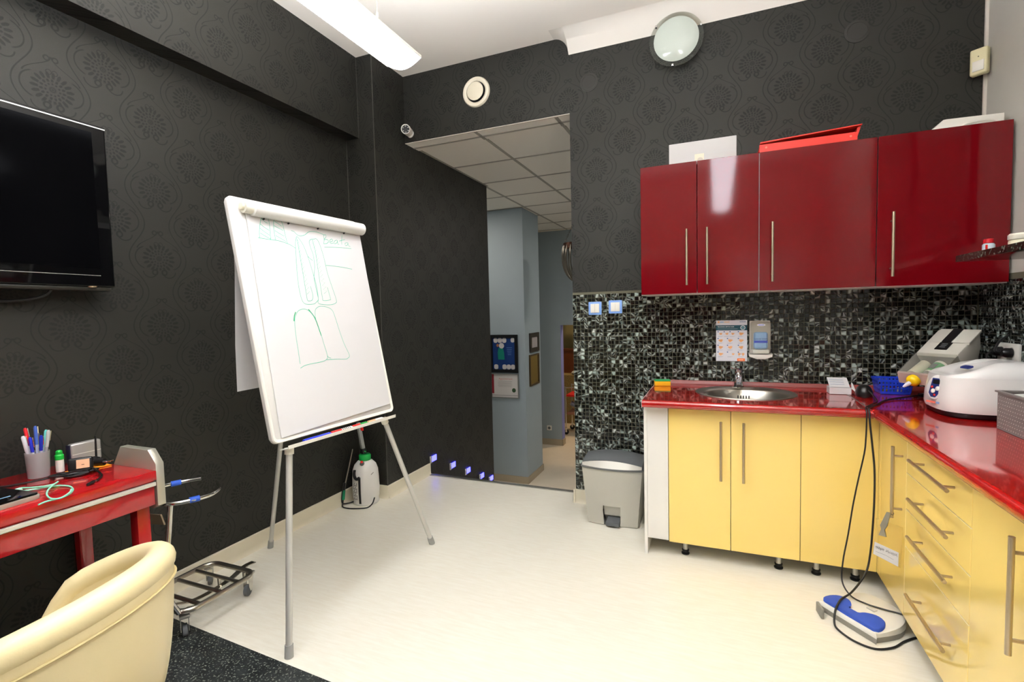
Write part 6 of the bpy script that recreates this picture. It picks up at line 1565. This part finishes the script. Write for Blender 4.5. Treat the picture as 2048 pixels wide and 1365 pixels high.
cf = frame_front(-0.530, -0.143, 0.215, 0.532, 0.012, mat('grey_frame', '#8d8f8c', 0.4, metal=0.4), 'framed_certificate', 'grey framed certificate with green seal on the hall pillar', 'certificate')
bm = nb(); box(bm, (-0.518,YPF-0.008,0.227), (-0.155,YPF-0.002,0.520)); obj('sheet', bm, mat('certificate_paper', '#cfcbc8', 0.6), cf)
bm = nb(); box(bm, (-0.518,YPF-0.0086,0.27), (-0.488,YPF-0.0081,0.520)); obj('red_band', bm, mat('dark_red_print', '#8c1f2c', 0.5), cf)
obj('heading', text_bm('Appointment', 0.036, (-0.325, YPF-0.0085, 0.452), (1,0,0), (0,0,1), 0.0004, 'CENTER'), mat('red_script', '#c0706e', 0.5), cf, recalc=False)
for k in range(6):
    bm = nb(); box(bm, (-0.435+0.006*(k%2),YPF-0.0086,0.430-0.014*k), (-0.235-0.005*(k%3),YPF-0.0082,0.434-0.014*k)); obj('text_line', bm, mat('grey_text', '#9b9895', 0.6), cf)
bm = nb(); prism(bm, ell(0.026, 0.028, 20, -0.212, 0.318), (0,YPF-0.0084,0), (1,0,0), (0,0,1), (0,-1,0), 0.001); obj('green_seal', bm, mat('green_seal', '#2c4a2a', 0.5), cf)
bm = nb(); box(bm, (-0.518,YPF-0.0086,0.246), (-0.155,YPF-0.0081,0.251)); obj('rule', bm, M_DARKG, cf)
def frame_side(y0, y1, z0, z1, bw, fm, name, label, cat):
    t = thing(name, label, cat, (-0.04, (y0+y1)/2, z0)); bm = nb()
    for a, b in (((y0,z0),(y0+bw,z1)), ((y1-bw,z0),(y1,z1)), ((y0+bw,z0),(y1-bw,z0+bw)), ((y0+bw,z1-bw),(y1-bw,z1))): box(bm, (-0.049,a[0],a[1]), (-0.030,b[0],b[1]))
    obj('frame', bm, fm, t); return t
sf = frame_side(2.695, 3.040, 0.790, 1.037, 0.055, mat('dark_brown_frame', '#2c2620', 0.5), 'framed_document', 'small dark framed document on the side of the hall pillar', 'picture')
bm = nb(); box(bm, (-0.048,2.75,0.845), (-0.040,2.985,0.982)); obj('document', bm, mat('faded_document', '#a49c9c', 0.6), sf)
mf_ = frame_side(2.672, 3.026, 0.354, 0.758, 0.020, mat('bronze_frame', '#57482f', 0.4, metal=0.4), 'wall_mirror', 'bronze framed mirror on the side of the hall pillar', 'mirror')
bm = nb(); box(bm, (-0.048,2.692,0.374), (-0.040,3.006,0.738)); obj('mirror_glass', bm, mat('mirror', '#d8d4c8', 0.03, metal=1.0), mf_)
hs_ = thing('wall_socket', 'small pale wall socket low on the far hall wall', 'socket', (-0.372, YB-0.005, -0.64))
bm = nb(); box(bm, (-0.412,YB-0.012,-0.64), (-0.332,YB-0.0005,-0.56), 0.004); obj('plate', bm, M_WPLAS, hs_)
bm = nb(); lathe(bm, (-0.372,YB-0.0125,-0.60), [(0.024,0),(0.024,0.001),(0,0.001)], 20, axis=(0,-1,0)); obj('outlet', bm, M_DARKG, hs_)
# hanging lantern: ribbed glass bowl on chains
lx, ly = 0.62, 2.6
ln_ = thing('hanging_lantern', 'dark ribbed hanging lantern on chains in the hall', 'lantern', (lx, ly, 1.68))
M_RIB = mat('smoked_rib', '#6f6a60', 0.25, metal=0.5); M_BRZ = mat('dark_bronze', '#4a2f22', 0.35, metal=0.7)
LZ = 2.09; LR = 0.155
bm = nb(); lathe(bm, (lx,ly,LZ), [(LR-0.006,-0.02),(LR+0.006,-0.02),(LR+0.006,0.03),(LR-0.006,0.03)], 32, close=False); obj('collar', bm, M_BRZ, ln_)
for k in range(18):
    t = 2*PI*k/18; pts = [(lx + LR*f*math.cos(t), ly + LR*f*math.sin(t), LZ - dz) for f, dz in ((1.0,0.0),(1.09,0.08),(1.10,0.17),(1.0,0.26),(0.78,0.34),(0.45,0.40),(0.12,0.43))]
    bm = nb(); tube(bm, smooth_path(pts,3), 0.010, 8); obj('rib', bm, M_RIB, ln_)
bm = nb(); lathe(bm, (lx,ly,LZ-0.45), [(0.0,0.0),(0.03,0.005),(0.03,0.02),(0.0,0.03)], 16, close=False); obj('finial', bm, M_BRZ, ln_)
for k in range(3):
    t = 2*PI*k/3 + PI; a = Vector((lx + LR*math.cos(t), ly + LR*math.sin(t), LZ+0.03)); b = Vector((lx, ly, 2.42)); n = 11
    bm = nb()
    for i in range(n):
        p, q = a + (b-a)*(i/n), a + (b-a)*((i+1)/n); d = (q-p); m = (p+q)/2; sdir = d.cross(Vector((0,1,0) if i % 2 else (1,0.3,0))).normalized(); L = d.length*0.62
        d.normalize(); tube(bm, [m + d*(L*math.cos(w)) + sdir*(0.007*math.sin(w)) for w in [2*PI*j/8 for j in range(8)]], 0.0022, 5, closed=True)
    obj('chain', bm, M_RIB, ln_)
bm = nb(); tube(bm, [(lx,ly,2.41),(lx,ly,HD)], 0.004, 8); obj('stem', bm, M_RIB, ln_)

# room beyond the hall
wc_ = thing('wooden_cabinet', 'brown wooden cabinet in the room beyond the hall', 'cabinet', (-0.2, 6.2, ZH))
M_WOOD = mat('brown_wood', '#6b3a22', 0.35, noise=0.25, nscale=9)
bm = nb(); box(bm, (-0.75,6.0,ZH+0.001), (0.55,6.5,0.07)); obj('lower_body', bm, mat('patterned_cloth', '#8c7b52', 0.8, noise=0.5, nscale=40), wc_)
bm = nb(); box(bm, (-0.75,6.32,0.071), (0.55,6.5,0.52)); obj('back_panel', bm, M_WOOD, wc_)
bm = nb(); box(bm, (-0.77,6.30,0.521), (0.57,6.52,0.56)); obj('top_shelf', bm, M_WOOD, wc_)
eq = thing('shelf_unit', 'pale pink open shelf unit standing on the wooden cabinet', 'shelf unit', (-0.2, 6.4, 0.56))
M_PINK = mat('pale_pink_board', '#cdb4a8', 0.5)
for a, b in (((-0.42,0.561),(-0.40,1.5)), ((0.3,0.561),(0.32,1.5)), ((-0.40,0.93),(0.3,0.96)), ((-0.40,1.2),(0.3,1.22))):
    bm = nb(); box(bm, (a[0],6.33,a[1]), (b[0],6.5,b[1])); obj('board', bm, M_PINK, eq)
bm = nb(); box(bm, (-0.36,6.33,0.962), (0.28,6.49,1.19)); obj('storage_carton', bm, mat('pink_carton', '#d6c0b2', 0.6), label='pale carton on the pink shelf unit', cat='box')
bm = nb(); box(bm, (-0.30,6.34,0.562), (0.0,6.49,0.85)); obj('dark_file_box', bm, mat('dark_file', '#2a2422', 0.5), label='dark file box on the wooden cabinet shelf', cat='box')
bm = nb(); g = random.Random(4); lathe(bm, (-0.33,6.12,0.071), [(0.10,0.0),(0.13,0.02),(0.10,0.06),(0.05,0.075),(0.0,0.08)], 20, sy=0.7)
for v in bm.verts: v.co += Vector((g.uniform(-0.02,0.02), g.uniform(-0.015,0.015), g.uniform(-0.0,0.02) if v.co.z > 0.075 else 0))
obj('crumpled_cloth', bm, M_PAPER, label='crumpled white cloth on the wooden cabinet', cat='cloth')
tt = thing('service_trolley', 'steel trolley with red tray edges beyond the hall', 'trolley', (0.0, 5.4, ZH))
tx0, tx1, ty0, ty1 = -0.30, 0.25, 5.15, 5.55
bm = nb()
for y in (ty0, ty1):
    tube(bm, smooth_path([(tx0,y,ZH+0.10),(tx0,y,-0.10),(tx0+0.04,y,-0.04),(tx1-0.04,y,-0.04),(tx1,y,-0.10),(tx1,y,ZH+0.10)],4), 0.011, 10)
obj('tube_frame', bm, M_CHROME, tt)
for z, m in ((-0.20, M_RED), (-0.52, mat('copper_tray', '#9a6a55', 0.4))):
    bm = nb(); box(bm, (tx0+0.012,ty0,z), (tx1-0.012,ty1,z+0.035)); obj('tray', bm, m, tt)
for x in (tx0, tx1):
    for y in (ty0, ty1):
        bm = nb(); lathe(bm, (x, y-0.012, ZH+0.045), [(0.045,0),(0.045,0.024)], 18, axis=(0,1,0)); obj('wheel', bm, M_BLACK, tt)
        bm = nb(); tube(bm, [(x,y,ZH+0.045),(x,y,ZH+0.13)], [0.022,0.020], 10); obj('castor_housing', bm, M_CHROME, tt)
pr2 = thing('paper_roll', 'grey paper roll leaning on the steel trolley', 'paper roll', (-0.15, 5.30, -0.38))
bm = nb(); tube(bm, [(-0.245,5.28,-0.335),(-0.02,5.34,-0.442)], 0.042, 24); obj('roll', bm, mat('slate_roll', '#7d8494', 0.6), pr2)
bm = nb(); d = Vector((-0.225,-0.06,0.107)).normalized(); tube(bm, [Vector((-0.245,5.28,-0.335)) + d*0.0005, Vector((-0.245,5.28,-0.335)) + d*0.003], 0.036, 20); obj('roll_end', bm, M_PAPER, pr2)
